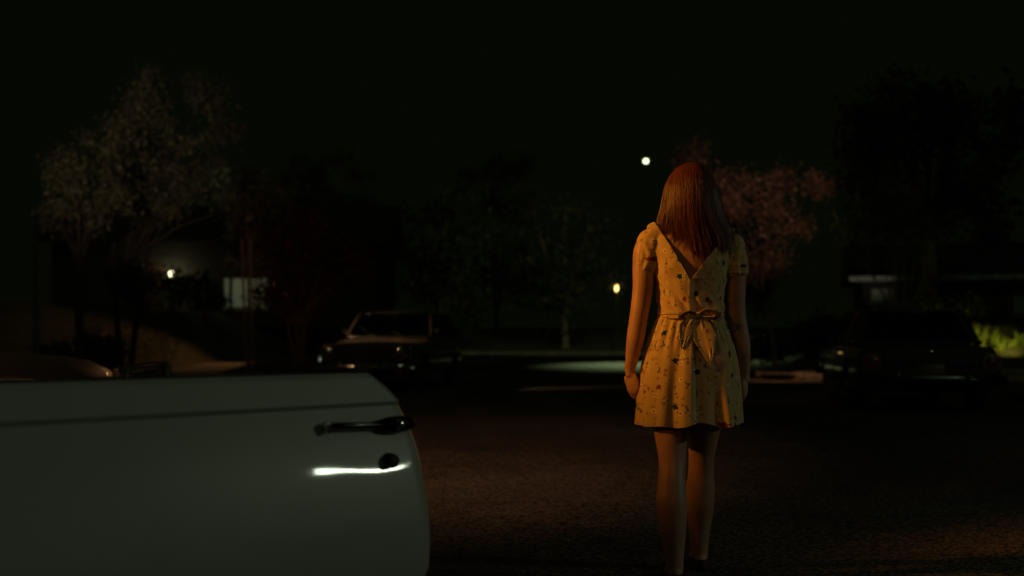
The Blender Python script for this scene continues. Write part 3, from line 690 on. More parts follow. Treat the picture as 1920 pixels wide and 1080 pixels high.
# ------------------------------------------------------------ cars (local +Y is forward, origin on the ground under the centre)
def car(name, label, loc, rz, paint, L=4.7, W=1.82, H=1.40, belt=0.90, hood=0.86, deck=0.86, round_tail=False, group=None, ws=(0.78, 0.12), rw=(-1.45, -0.95), cut_door=False, hood_bulge=0.0, quad=False, seats=True, front_detail=True, rear_detail=True, nose_round=0.0, fender_round=0.0, badge=True, nose_from=.80, cab=(.865, .66)):
    root = empty(name, loc, rz); tag(root, label, 'car', group)
    hw = W/2; zb = 0.27; ST = []
    n = 34
    for i in range(n+1):
        y = -L/2+L*i/n; e = abs(y)/(L/2)
        w_ = hw*(1-.045*e**3-(.12*max(0, (e-.93)/.07)**2))
        zt = hood if y > 0 else deck
        tt = max(0, min(1, (abs(y)-0.3)/1.2)); zt = belt*(1-tt)+zt*tt
        zt += hood_bulge*math.sin(max(0, min(1, (y-.3)/(L/2-.3)))*PI) if y > .3 else 0
        drop = (.05+nose_round)*max(0, (e-nose_from)/(1-nose_from))**2 if y > 0 else .05*max(0, (e-.8)/.2)**2
        ST.append((y, w_, zt-drop, max(zb, zb+.10*max(0, (e-.82)/.18))))
    v = []; f = []
    def section(y, w_, zt, z0):
        sh = zt-.015-fender_round
        h = [(0, z0), (.86*w_, z0), (.955*w_, z0+.05), (.985*w_, z0+.16), (1.0*w_, .50), (.995*w_, .60), (.975*w_, .68), (.97*w_, .70), (.955*w_, sh-.06), (.925*w_, sh-.015), (.88*w_, sh+.004), (.70*w_, zt-.005), (.35*w_, zt+.012), (0, zt+.02)]
        return [(x, y, z) for x, z in h]+[(-x, y, z) for x, z in h[-2:0:-1]]
    for s_ in ST: v += section(*s_)
    k = len(section(*ST[0]))
    for i in range(n):
        for j in range(k): f.append((i*k+j, i*k+(j+1) % k, (i+1)*k+(j+1) % k, (i+1)*k+j))
    f.append(tuple(range(k))); f.append(tuple(n*k+j for j in range(k))[::-1])
    mb = MB(); mb.add(v, f); me = mb.mesh('body')
    b = bmesh.new(); b.from_mesh(me); bmesh.ops.recalc_face_normals(b, faces=b.faces[:]); b.to_mesh(me); b.free()
    ax = (L/2-.86, -L/2+1.06); mods = []
    for y in ax:
        for s in (-1, 1):
            c = MB(); c.lathe([(.385, -.26), (.385, .30)], (s*hw, y, .33), 'x', 30); cm = c.mesh('c')
            b = bmesh.new(); b.from_mesh(cm); bmesh.ops.recalc_face_normals(b, faces=b.faces[:]); b.to_mesh(cm); b.free()
            mods.append(('BOOLEAN', dict(operation='DIFFERENCE', solver='EXACT', object=cm)))
    # cockpit well, so that seats are seen through the glass
    c = MB(); c.box((0, (ws[0]+rw[0])/2-.03, belt), (W*.78, ws[0]-rw[0]-.16, .9)); cm = c.mesh('c')
    b = bmesh.new(); b.from_mesh(cm); bmesh.ops.recalc_face_normals(b, faces=b.faces[:]); b.to_mesh(cm); b.free()
    mods.append(('BOOLEAN', dict(operation='DIFFERENCE', solver='EXACT', object=cm)))
    if cut_door:
        c = MB(); c.box((-hw, .02, .70), (.8, 1.44, .80)); cm = c.mesh('c')
        b = bmesh.new(); b.from_mesh(cm); bmesh.ops.recalc_face_normals(b, faces=b.faces[:]); b.to_mesh(cm); b.free()
        mods.append(('BOOLEAN', dict(operation='DIFFERENCE', solver='EXACT', object=cm)))
    me = evaluated(me, mods); me.materials.clear(); me.materials.append(paint)
    body = link('body', me, root, True, 35)
    # wheels
    for y in ax:
        for s in (-1, 1):
            t = MB(); t.lathe([(.20, -.09), (.30, -.095), (.325, -.07), (.33, 0), (.325, .07), (.30, .095), (.20, .09)], (s*(hw-.13), y, .33), 'x', 32, sgn=s)
            wh = t.build('wheel', M['rubber'], root)
            r_ = MB(); r_.lathe([(.215, .070), (.21, .092), (.19, .078), (.15, .086), (.10, .10), (.05, .112), (.0, .115)], (s*(hw-.13), y, .33), 'x', 32, sgn=s); r_.build('rim', M['chrome'], wh)
    # roof, pillars, glass
    wb, wt = hw*cab[0], hw*cab[1]; zr = H-.05
    y0, y1, y2, y3 = rw[0], rw[1], ws[1], ws[0]
    rf = MB(); v = []; f = []; nn, mm = 14, 12
    for i in range(nn+1):
        for j in range(mm+1):
            u = i/nn; q = j/mm*2-1; y = y1+(y2-y1)*u
            z = zr+.05*(1-abs(q)**3.0)*(.55+.45*math.sin(PI*u))+.0
            v.append((wt*q, y+.04*math.copysign(1, u-.5)*(1-q*q)*abs(u-.5)*2, z))
    for i in range(nn):
        for j in range(mm): a = i*(mm+1)+j; f.append((a, a+1, a+mm+2, a+mm+1))
    rf.add(v, f); rm = evaluated(rf.mesh('roof'), [('SOLIDIFY', dict(thickness=.03, offset=-1))]); rm.materials.append(paint); link('roof', rm, root, True, 50)
    zB = belt+.0
    for s in (-1, 1):
        for nm, a, c_, r0 in (('windscreen_pillar', (s*wb, y3, zB), (s*wt, y2+.02, zr), .019), ('rear_pillar', (s*wb, y0, zB-.02), (s*wt, y1, zr), .055), ('door_pillar', (s*wb*1.0, (y0+y3)/2-.12, zB), (s*wt*1.01, (y1+y2)/2-.08, zr), .022)):
            pm = MB(); a, c_ = Vector(a), Vector(c_); pm.tube([a, a.lerp(c_, .5)+Vector((s*.015, 0, 0)), c_], [(r0, r0*.7)]*3, 8); pm.build(nm, paint, root)
        g = MB(); g.add([(s*wb, y3-.05, zB), (s*wb, y0+.06, zB), (s*wt, y1+.05, zr-.02), (s*wt, y2-.02, zr-.02)], [(0, 1, 2, 3)]); g.build('side_window', M['glass'], root, False)
        tr = MB(); tr.tube([(s*wt*1.01, y1, zr+.005), (s*wt*1.03, (y1+y2)/2, zr+.01), (s*wt*1.01, y2, zr+.005)], .010, 6); tr.build('drip_rail', M['chrome'], root)
        st_ = MB(); st_.box((s*(hw*.968+.012), 0, .69), (.014, L*.78, .022), bev=.004); st_.build('side_trim', M['dull_chrome'], root)
        for hy in ((-.52,) if cut_door and s < 0 else (-.52,)):
            if cut_door and s < 0: continue
            hm = MB(); hm.tube([(s*(hw+.0), hy+.12, .775), (s*(hw+.02), hy+.08, .78), (s*(hw+.022), hy-.06, .78), (s*(hw-.0), hy-.09, .775)], .011, 8); hm.build('door_handle', M['chrome'], root)
    def screen(nm, ya, za, wa, yb_, zb_, wb_, bow):
        g = MB(); v = []; f = []; k = 10
        for j in range(k+1):
            q = j/k*2-1; b_ = bow*(1-q*q)
            v.append((wa*q, ya+b_, za)); v.append((wb_*q, yb_+b_*.8, zb_))
        for j in range(k): f.append((2*j, 2*j+1, 2*j+3, 2*j+2))
        g.add(v, f); o = g.build(nm, M['glass'], root)
        t = MB(); t.tube([v[0]]+[v[2*j] for j in range(1, k+1)], .016, 6); t.tube([v[2*j+1] for j in range(k+1)], .016, 6)
        t.tube([v[0], v[1]], .012, 6); t.tube([v[2*k], v[2*k+1]], .012, 6); t.build('chrome_surround', M['chrome'], o)
    screen('windscreen', y3+.02, zB+.005, wb*.97, y2+.03, zr-.005, wt*.97, .07)
    screen('rear_window', y0-.02, zB-.005, wb*.93, y1-.02, zr-.005, wt*.95, -.07)
    if seats:
        for y in (.0-.12, -.95):
            s_ = MB(); s_.box((0, y+.22, .50), (W*.70, .50, .18), bev=.06); s_.box((0, y-.06, .72), (W*.70, .16, .52), Matrix.Rotation(R(12), 3, 'X'), bev=.06); s_.build('bench_seat', M['vinyl'], root)
        s_ = MB(); c0 = Vector((-.36, .32, .84)); M_ = Matrix.Rotation(R(62), 3, 'X')
        s_.tube([c0+M_ @ Vector((math.cos(a/20*2*PI)*.19, math.sin(a/20*2*PI)*.19, 0)) for a in range(21)], .011, 6)
        s_.tube([c0+M_ @ Vector((-.18, 0, 0)), c0+M_ @ Vector((.18, 0, 0))], .012, 6); s_.tube([c0, c0+Vector((0, .32, -.18))], .02, 6); s_.build('steering_wheel', M['black'], root)
        s_ = MB(); s_.box((0, ws[0]-.14, .80), (W*.74, .16, .14), bev=.04); s_.build('dashboard', M['vinyl'], root)
        s_ = MB(); s_.box((0, y2-.04, zr-.09), (.20, .02, .055), bev=.008); s_.build('interior_mirror', M['chrome'], root)
    # bumpers
    for sg, nm in ((1, 'front_bumper'), (-1, 'rear_bumper')):
        bm_ = MB(); k = 14; pts = []
        for j in range(k+1):
            q = j/k*2-1; pts.append((q*hw*1.0, sg*(L/2+.10-.16*abs(q)**4), .44))
        bm_.tube(pts, [(.032, .062)]*(k+1), 10)
        for s in (-1, 1): bm_.box((s*.42, sg*(L/2+.13), .45), (.055, .05, .17), bev=.018)
        bm_.build(nm, M['handle'] if round_tail else M['chrome'], root)
    if front_detail:
        yf = L/2+.005
        g = MB(); g.box((0, yf-.02, .655), (W*.88, .05, .235), bev=.02); gr = g.build('grille', M['black'], root)
        g = MB()
        for i in range(6): g.box((0, yf+.012, .575+.032*i), (W*.60, .012, .007))
        for i in range(15): g.box((-.52+1.04*i/14, yf+.009, .655), (.006, .008, .19))
        g.tube([(-hw*.9, yf+.005, .775), (0, yf+.03, .785), (hw*.9, yf+.005, .775)], .011, 6); g.tube([(-hw*.9, yf+.005, .545), (0, yf+.02, .545), (hw*.9, yf+.005, .545)], .010, 6)
        g.build('grille_bars', M['dull_chrome'], gr)
        for s in (-1, 1):
            for xo in ((.66,) if not quad else (.72, .54)):
                h = MB(); rr = .098 if not quad else .072
                h.lathe([(rr, 0), (rr+.022, .012), (rr+.024, .035), (rr+.004, .040)], (s*xo*1.0, yf, .665), 'y', 24); hl = h.build('headlight', M['chrome'], root)
                h = MB(); h.lathe([(rr, .028), (rr*.8, .042), (rr*.4, .052), (0, .055)], (s*xo*1.0, yf, .665), 'y', 24); h.build('headlight_lens', M['lens'], hl)
            h = MB(); h.box((s*.62, L/2+.02, .36), (.16, .03, .05), bev=.012); h.build('indicator', M['amber'], root)
            mr = MB(); mr.tube([(s*(hw-.08), ws[0]-.18, belt-.0), (s*(hw+.01), ws[0]-.16, belt+.10)], .008, 6); mr.lathe([(.058, 0), (.062, .012), (.045, .04), (0, .05)], (s*(hw+.02), ws[0]-.17, belt+.12), 'y', 18); mr.build('wing_mirror', M['chrome'], root)
        for s in (-1, 1):
            ft = MB(); ft.tube([(s*hw*.90, L/2-.01, .50), (s*hw*.925, L/2-.02, .66), (s*hw*.90, L/2-.02, hood-.05-nose_round*.8)], .012, 6); ft.build('corner_trim', M['chrome'], root)
        for i, x in enumerate(() if not badge else (-.40, -.24, -.08, .08, .24, .40)): lt = MB(); lt.tube([(x-.018, L/2-.03, hood-.035), (x-.018, L/2-.03, hood-.0), (x+.018, L/2-.03, hood-.0), (x+.018, L/2-.03, hood-.035)], .005, 5); lt.build('badge_letter', M['chrome'], root)
        pl = MB(); pl.box((0, L/2+.145, .44), (.31, .008, .155), bev=.004); pl.build('licence_plate', M['plate'], root)
        wp = MB()
        for s in (-.30, .22): wp.tube([(s, y3+.12, zB+.01), (s+.24, y3-.03, zB+.10), (s+.40, y3-.16, zB+.20)], .006, 5)
        wp.build('wiper', M['dull_chrome'], root)
    if rear_detail:
        yr = -L/2-.002
        g = MB(); g.box((0, yr-.006, .66), (W*.62, .02, .11), bev=.008); g.build('rear_panel', M['dull_chrome'] if not round_tail else M['black'], root)
        for s in (-1, 1):
            h = MB()
            if round_tail:
                h.lathe([(.115, 0), (.122, .02), (.112, .045)], (s*.71, yr, .665), 'y', 28, sgn=-1); tl = h.build('tail_light', M['dull_chrome'], root)
                h = MB(); h.lathe([(.108, .030), (.085, .050), (.050, .055)], (s*.71, yr, .665), 'y', 28, sgn=-1); h.build('red_lens', M['red_lens'], tl)
                h = MB(); h.lathe([(.045, .045), (.03, .062), (0, .066)], (s*.71, yr, .665), 'y', 20, sgn=-1); h.build('reverse_lens', M['lens'], tl)
            else:
                h.box((s*.66, yr-.01, .67), (.26, .03, .11), bev=.012); h.build('tail_light', M['red_lens'], root)
        pl = MB(); pl.box((0, yr-.03, .56), (.31, .008, .155), bev=.004); pl.build('licence_plate', M['plate'], root)
        kh = MB(); kh.lathe([(.012, 0), (.012, .012), (0, .014)], (0, yr, .80), 'y', 14, sgn=-1); kh.build('boot_lock', M['chrome'], root)
    return root

u = Vector((sa_, ca_, 0))
c1 = Vector((-2.62, 20.0, 0))+u*2.35
car('parked_car', 'dusty brown old sedan parked at the left kerb facing the camera, its windscreen edge glinting', c1, PI-A, M['brown_paint'], L=4.7, H=1.50, belt=.99, hood=.88, deck=.90, cab=(.90, .77), ws=(.72, .20), rw=(-1.75, -1.35), quad=False, group=None)
h9 = Vector((math.sin(R(9)), math.cos(R(9)), 0)); c2 = Vector((5.20, 13.95, 0))+h9*2.28
car('parked_car', 'dark green old sedan on the right with round red tail lights, seen from behind', c2, -R(9), M['dark_paint'], L=4.5, W=1.80, H=1.38, deck=0.88, round_tail=True, ws=(.72, .10), rw=(-1.32, -.98), fender_round=.03)
car('parked_car', 'black car nosing out of the driveway beyond the pale door, only its rounded bonnet showing', (-4.75, 7.6, 0), R(-84), M['black_paint'], L=4.4, W=1.66, H=1.38, belt=.86, hood=.80, hood_bulge=.03, nose_round=.40, nose_from=.70, fender_round=.07, quad=False, badge=False)

# the pale car whose open door fills the lower left
HG = Vector((-1.229, 1.955, 0)); dd = Vector((0.686, 0.727, 0)).normalized(); cc = Vector((-.42, .906, 0)).normalized(); ff = -cc
phi = math.atan2(-ff.x, ff.y); rot = Matrix.Rotation(phi, 3, 'Z')
W0, L0 = 1.80, 4.5
oc = HG-rot @ Vector((-W0/2*.97, .74, 0))
pale = car('parked_car', 'pale grey-green old car close on the left with its driver door hanging open', oc, phi, M['pale_paint'], L=L0, W=W0, H=1.36, belt=.87, cut_door=True)

def open_door():
    ang = math.atan2(dd.y, dd.x)-phi
    o = bpy.data.objects.new('open_door', None)
    # outward profile, integrated from the tilt of the panel
    tilt = [(.10, -10), (.30, -9), (.42, 2), (.52, 9.5), (.60, 13.5), (.66, 16.0), (.70, 18.5), (.775, 21), (.80, 20), (.87, 19), (.95, 19)]
    def tl(z):
        for a, b in zip(tilt, tilt[1:]):
            if a[0] <= z <= b[0]: return a[1]+(b[1]-a[1])*(z-a[0])/(b[0]-a[0])
        return 0
    zs = [.30+.484*i/79 for i in range(80)]+[.796+.074*i/15 for i in range(16)]; outs = [0.0]
    for a, b in zip(zs, zs[1:]): outs.append(outs[-1]-math.tan(R(tl((a+b)/2)))*(b-a))
    i0 = min(range(96), key=lambda i: abs(zs[i]-.745)); o0 = outs[i0]
    def out(z, s_=1.2):
        i = max([k for k in range(95) if zs[k] <= z+1e-9] or [0]); w_ = outs[i]+(outs[i+1]-outs[i])*(z-zs[i])/(zs[i+1]-zs[i])-o0
        w_ += .0011*noise.noise(Vector((s_*3.1, z*5.0, 2.0)))+.0004*noise.noise(Vector((s_*9, z*14, 5)))
        if z > .79: w_ += .015                     # the window line stands proud and shades a crease
        if z > .86: w_ -= 1.6*(z-.86)**1.0*.4
        return w_
    ed = [(.30, 1.39), (.36, 1.415), (.44, 1.42), (.54, 1.42), (.66, 1.415), (.73, 1.405), (.79, 1.38), (.83, 1.345), (.87, 1.295), (.9, 1.28)]
    def edge(z):
        for a, b in zip(ed, ed[1:]):
            if a[0] <= z <= b[0]: return a[1]+(b[1]-a[1])*(z-a[0])/(b[0]-a[0])
        return 1.4
    mb = MB(); v = []; f = []; NS = 60; NZ = 95
    for i in range(NZ+1):
        z = zs[i]; e = edge(z)
        for j in range(NS+1):
            t = j/NS; s = e*(1-(1-t)**1.0)
            r_ = max(0, (s-(e-.018))/.018); rb = max(0, (.018-s)/.018)
            v.append((s, -(out(z, s)+.006*math.sin(PI*min(1, s/1.4))-.016*r_*r_-.016*rb*rb), z))
    for i in range(NZ):
        for j in range(NS): a = i*(NS+1)+j; f.append((a, a+1, a+NS+2, a+NS+1))
    mb.add(v, f)
    me = evaluated(mb.mesh('door_skin'), [('SOLIDIFY', dict(thickness=.045, offset=1 if False else -1))]); me.materials.append(M['pale_paint'])
    b = bmesh.new(); b.from_mesh(me); bmesh.ops.recalc_face_normals(b, faces=b.faces[:]); b.to_mesh(me); b.free()
    skin = link('door', me, pale, True, 35)
    skin.location = rot.inverted() @ (HG-oc); skin.rotation_euler = (0, 0, ang)
    def part(m_, nm, mt_): return m_.build(nm, mt_, skin)
    p = MB(); p.box((.66, .075, .60), (1.22, .05, .50), bev=.015); part(p, 'door_card', M['vinyl'])
    p = MB(); p.box((.64, .075, .860), (1.22, .055, .030), bev=.01); part(p, 'window_sill', M['black'])
    # handle: grip bar and push button housing
    y = lambda z: -(out(z)+.006)
    p = MB(); zc = .742
    p.tube([(1.105, y(zc)-.004, zc+.004), (1.115, y(zc)-.022, zc+.004), (1.15, y(zc)-.027, zc+.003), (1.22, y(zc)-.027, zc), (1.275, y(zc)-.024, zc-.003)], [(.0075, .008)]*5, 12)
    p.ball((1.330, y(zc)-.014, zc-.005), (.068, .024, .0225), 28, 16)
    hd = part(p, 'door_handle', M['handle'])
    p = MB(); p.lathe([(.0145, 0), (.0145, .008), (.010, .012), (0, .0125)], (1.325, y(zc)-.034, zc-.004), 'y', 20, sgn=-1); hb = part(p, 'push_button', M['chrome']); 
    p = MB(); p.box((1.108, y(zc)-.016, zc-.002), (.014, .02, .026), bev=.004); part(p, 'handle_mount', M['chrome'])
    p = MB(); zc = .648; p.lathe([(.019, -.01), (.019, .010), (.015, .014), (.015, .022), (0, .023)], (1.295, y(zc), zc), 'y', 24, sgn=-1); part(p, 'door_lock', M['black'])
open_door()

# ------------------------------------------------------------ trees and plants
def branchy(mb, p, d, L, r, depth, rng, tips, spread=.6, up=.25):
    n = 4; pts = [p]; rr = [r]; q = p.copy(); dd_ = d.copy()
    for i in range(n):
        dd_ = (dd_+Vector((rng.gauss(0, .13), rng.gauss(0, .13), rng.gauss(0, .07)+up*.15))).normalized(); q = q+dd_*L/n
        pts.append(q.copy()); rr.append(r*(1-.5*(i+1)/n))
    mb.tube(pts, rr, 6 if depth > 1 else 5)
    if depth <= 0: tips.append(q); tips.append(pts[2]); return
    for k in range(rng.choice((2, 3, 3))):
        a = rng.random()*2*PI; s = spread*(.6+.7*rng.random())
        o_ = dd_.orthogonal().normalized(); o2 = dd_.cross(o_)
        nd = (dd_+(o_*math.cos(a)+o2*math.sin(a))*s+Vector((0, 0, up*.4))).normalized()
        branchy(mb, pts[-1-(k % 2)], nd, L*(.62+.2*rng.random()), r*.55, depth-1, rng, tips, spread, up)

def leaves(mb, centres, n, size, rng, spread, droop=.0, long=2.1, squash=.75):
    for _ in range(n):
        c = rng.choice(centres); g = Vector((rng.gauss(0, 1), rng.gauss(0, 1), rng.gauss(0, squash)))*spread*(.45+.55*rng.random())
        p = c+g; s = size*(.4+1.3*rng.random()**2)
        a = Vector((rng.gauss(0, 1), rng.gauss(0, 1), rng.gauss(0, .7)-droop*2.5)).normalized(); b = a.orthogonal().normalized(); b = (b*math.cos(s*99)+a.cross(b)*math.sin(s*99)).normalized()
        n0 = len(mb.v); mb.v += [tuple(p), tuple(p+a*s*.5*long+b*s*.38), tuple(p+a*s*long), tuple(p+a*s*.5*long-b*s*.38)]; mb.f.append((n0, n0+1, n0+2, n0+3)); mb.m.append(0)

def tree(name, label, cat, base, height, trunk_h, lean=(0, 0), r=.12, mleaf='leaf_dark', mbark='bark', n=6000, size=.10, spread=.45, crown=None, depth=3, seed=1, stems=1, mlimb=None, sp=.6, droop=0.0, group=None, up=.25, squash=.75, blen=None):
    rng = random.Random(seed); root = empty(name, base); tag(root, label, cat, group)
    tr = MB(); tips = []
    for k in range(stems):
        a = 2*PI*k/stems+rng.random(); o_ = Vector((math.cos(a), math.sin(a), 0))*(.10 if stems > 1 else 0)
        d0 = Vector((lean[0], lean[1], 0))+(Vector((math.cos(a), math.sin(a), 0))*.28*trunk_h/2 if stems > 1 else Vector())
        P = [o_+Vector((0, 0, -.12)), o_+Vector((rng.gauss(0, .03), 0, trunk_h*.35))+d0*.3, o_+Vector((rng.gauss(0, .03), 0, trunk_h*.7))+d0*.7, o_+Vector((0, 0, trunk_h))+d0]
        rk = r/(stems**.5); tr.tube(P, [rk*1.25, rk, rk*.85, rk*.7], 9)
        top = P[-1]; dirn = (P[-1]-P[-2]).normalized(); L1 = blen or (height-trunk_h)*.42
        for q in range(4 if stems == 1 else 2):
            aa = 2*PI*q/4+rng.random(); nd = (dirn+Vector((math.cos(aa), math.sin(aa), 0))*sp).normalized()
            branchy(tr, top, nd, L1, rk*.55, depth-1, rng, tips, sp, up)
    tr.build('trunk', M[mbark], root)
    cr = MB()
    if crown:                                             # extra clumps of foliage with their own limbs
        hub = Vector((lean[0], lean[1], trunk_h)); cl = []
        tb = MB()
        for (x, y, z, rad) in crown:
            c = Vector((x, y, z)); tb.tube([hub+Vector((0, 0, -.2)), hub.lerp(c, .5)+Vector((rng.gauss(0, .1), rng.gauss(0, .1), .1)), c], [r*.5, r*.3, r*.1], 6)
            for _ in range(7): 
                g = Vector((rng.gauss(0, 1), rng.gauss(0, 1), rng.gauss(0, .8))).normalized()*rad*(.45+.5*rng.random()); cl.append(c+g)
                tb.tube([c, c+g], [r*.12, r*.05], 4)
        tb.build('limbs', M[mlimb or mbark], root)
        leaves(cr, cl, int(n*.75), size, rng, spread, droop, squash=squash); leaves(cr, tips, int(n*.25), size, rng, spread, droop, squash=squash)
    else:
        leaves(cr, tips, n, size, rng, spread, droop, squash=squash)
    me = cr.mesh('crown'); me.materials.append(M[mleaf]); link('crown', me, root, False)
    return root

def gl(px, d):                                            # ground point on the left / right terrain
    x = (px-960)/F*d; s, t = to_st(x, d)
    z = hill_left(s, t) if s < LK else hill_right(s, t) if t > 26.5 and t < 53 and s > RK2 else hill_far(s, t) if t > 66 else .13
    return Vector((x, d, z-.02))

def cl(base, lst, d):
    """clumps given as (px, py, radius in px) at depth d, converted to the tree's own frame"""
    o = []
    for px, py, rp in lst:
        w_ = at(px, py, d)-base; o.append((w_.x, random.uniform(-.9, .9), w_.z, rp/F*d))
    return o

b = gl(236, 27.0)
tree('shade_tree', 'large spreading shade tree on the left lawn with several thin trunks and its underside lit', 'tree', b, 7.0, 2.9, r=.11, mleaf='leaf_warm', mbark='darkbark', n=17000, size=.050, spread=.20, droop=.35, seed=3, stems=3, depth=2, sp=.5,
     crown=cl(b, [(250, 250, 40), (300, 180, 45), (380, 170, 45), (350, 260, 45), (260, 330, 35), (300, 390, 35), (350, 380, 40), (400, 330, 45), (430, 250, 40), (440, 390, 30), (330, 330, 35), (280, 210, 40)], 27.0))
b = gl(150, 24.0)
tree('slender_tree', 'slender tree at the far left with a patchy crown beside the large shade tree', 'tree', b, 6, 2.6, r=.09, mleaf='leaf_warm', mbark='darkbark', n=6500, size=.052, spread=.20, droop=.3, seed=5, depth=2, blen=.7,
     crown=cl(b, [(140, 310, 32), (190, 300, 32), (160, 345, 28), (130, 400, 22), (210, 370, 28), (110, 330, 22), (220, 250, 36)], 24.0))
b = gl(466, 25.2)
t = tree('young_staked_tree', 'young feathery green tree held between two tall wooden stakes on the verge', 'tree', b, 5.2, 3.1, r=.035, mleaf='leaf_pale', n=2600, size=.07, spread=.24, seed=8, depth=2, crown=cl(b, [(460, 400, 22), (485, 370, 18), (475, 345, 14), (445, 430, 16)], 25.2))
for (xa, xb) in ((463, 453), (475, 470)):
    k = MB(); A0 = at(xa, 692, 25.2)-b; B0 = at(xb, 446, 25.2)-b; A0.z = -.2; k.tube([A0, B0], .026, 8); k.build('stake', M['wood'], t)
b = gl(560, 32.0)
tree('crape_myrtle', 'low reddish multi-stemmed tree behind the brown sedan', 'tree', b, 4.6, 1.3, r=.13, mleaf='leaf_red', n=8000, size=.085, spread=.30, seed=11, stems=5, depth=2, sp=.5,
     crown=cl(b, [(500, 450, 32), (540, 435, 34), (590, 440, 34), (630, 460, 30), (520, 500, 34), (570, 500, 36), (620, 520, 34), (500, 550, 26), (660, 500, 24), (550, 560, 30)], 32.0))
b = gl(700, 52.0)
tree('pale_green_tree', 'small pale green round-topped tree standing out between the reddish tree and the dark willow', 'tree', b, 7, 3.2, r=.15, mleaf='leaf_pale', n=4200, size=.11, spread=.32, seed=13, depth=2,
     crown=cl(b, [(690, 420, 26), (720, 435, 22), (670, 450, 22), (705, 460, 26), (735, 455, 14), (700, 505, 30)], 52.0))
for i, (px, d, lst, lab, ml) in enumerate([
    (826, 68, [(790, 400, 50), (840, 380, 52), (880, 430, 45), (800, 470, 55), (860, 500, 52), (770, 530, 45), (830, 560, 50), (885, 570, 40)], 'tall dark tree behind the brown sedan with a gap of night sky on its right', 'leaf_dark'),
    (1060, 70, [(1000, 400, 50), (1060, 390, 55), (1110, 430, 45), (990, 480, 50), (1060, 500, 60), (1120, 520, 40), (1000, 560, 50), (1080, 580, 50)], 'wide dark drooping tree at the end of the street, left of the woman', 'leaf_dark'),
    (930, 86, [(900, 330, 70), (960, 350, 70), (930, 420, 80), (880, 480, 70), (960, 520, 80)], 'tall dark tree at the back between the two drooping trees', 'leaf_dark'),
    (620, 74, [(560, 330, 70), (640, 340, 70), (600, 410, 80), (540, 440, 60), (680, 400, 60), (620, 500, 80)], 'black rounded tree behind the pale green one', 'leaf_dark'),
    (1330, 78, [(1290, 420, 60), (1350, 400, 60), (1400, 450, 60), (1320, 500, 70), (1390, 540, 60)], 'dark tree far behind the woman, past the end of the street', 'leaf_dark')]):
    b = gl(px, d)
    tree('evergreen_tree', lab, 'tree', b, 9, 3.0, r=.24, mleaf=ml, mbark='palebark' if i == 1 else 'bark', n=15000, size=.12, spread=.75, seed=20+i, depth=2, droop=.5, group='dark trees closing the end of the street', crown=cl(b, lst, d))
b = gl(1455, 30.0)
tree('blossom_tree', 'pinkish blossoming tree with a thin pale leaning trunk just right of the woman', 'tree', b, 5.8, 2.0, lean=(-.32, 0), r=.06, mleaf='leaf_pink', mbark='palebark', mlimb='darkbark', n=9500, size=.05, spread=.21, seed=31, depth=2, blen=.6, squash=1.0,
     crown=cl(b, [(1282, 290, 12), (1318, 280, 14), (1345, 335, 24), (1385, 325, 28), (1405, 350, 26), (1455, 345, 26), (1480, 335, 20), (1510, 350, 18), (1470, 390, 26), (1420, 400, 30), (1440, 440, 30), (1480, 440, 20), (1400, 470, 26), (1440, 490, 24), (1380, 400, 22), (1540, 355, 14), (1400, 520, 20), (1360, 370, 24)], 30.0))
b = gl(1688, 28.0)
tree('fan_stemmed_tree', 'sparse tree whose thin stems fan out in a V above the green sedan roof', 'tree', b, 5.4, .9, r=.15, mleaf='leaf_pale', mbark='palebark', n=1500, size=.07, spread=.34, seed=37, stems=6, depth=3, sp=.30, up=.7, blen=1.35)
b = gl(1740, 38.0)
tree('oak_tree', 'big dark tree filling the upper right corner', 'tree', b, 10, 3.4, r=.3, mleaf='leaf_dark', n=8000, size=.14, spread=.55, seed=41, depth=2,
     crown=cl(b, [(1620, 260, 70), (1700, 220, 80), (1790, 240, 80), (1870, 300, 70), (1660, 340, 70), (1760, 340, 80), (1850, 400, 70), (1600, 400, 50), (1920, 220, 70)], 38.0))
def shrub(label, px, d, wpx, hpx, ml, seed, n=2200, size=.08, name='shrub', group=None):
    rng = random.Random(seed); b = gl(px, d); root = empty(name, b); tag(root, label, 'shrub', group)
    wr, hr = wpx/F*d/2, hpx/F*d; st_ = MB(); cs = []
    for i in range(16):
        a = rng.random()*2*PI; q = rng.random()**.5; c = Vector((math.cos(a)*wr*q, math.sin(a)*wr*q*.7, hr*(.3+.65*rng.random())*(1-.35*q))); cs.append(c)
        st_.tube([(c.x*.15, c.y*.15, -.1), (c.x*.6, c.y*.6, c.z*.6), c], [.018, .012, .005], 5)
    st_.build('stems', M['bark'], root); m_ = MB(); leaves(m_, cs, n, size, rng, min(wr, hr)*.28)
    me = m_.mesh('foliage'); me.materials.append(M[ml]); link('foliage', me, root, False)
shrub('loose tall shrub in front of the lit porch wall', 318, 43, 130, 74, 'leaf_dark', 50, 1100, .13)
shrub('dense dark shrub added as a screen between the lit porch and the curtained window', 385, 44, 60, 95, 'leaf_dark', 58, 2200, .12)  # put here to hide lit wall beside the porch lamp
shrub('dense dark shrub added as a screen left of the lit porch', 240, 43.5, 80, 110, 'leaf_dark', 59, 2500, .12)  # added so the lit wall ends on this side
shrub('rounded shrub at the foot of the large shade tree', 185, 29, 95, 75, 'leaf_warm', 51)
shrub('low dark shrub at the left edge of the lawn', 108, 27, 70, 60, 'leaf_dark', 52)
shrub('bushy shrub on the bank left of the fan-stemmed tree', 1540, 33, 120, 85, 'leaf_dark', 53)
shrub('low shrub on the bank beside the blossoming tree', 1420, 35, 100, 65, 'leaf_dark', 54)
shrub('leafy shrub behind the roof of the green sedan', 1620, 31, 90, 75, 'leaf_dark', 55)
shrub('squat shrub past the far right of the green sedan', 1800, 33, 150, 60, 'leaf_dark', 56)

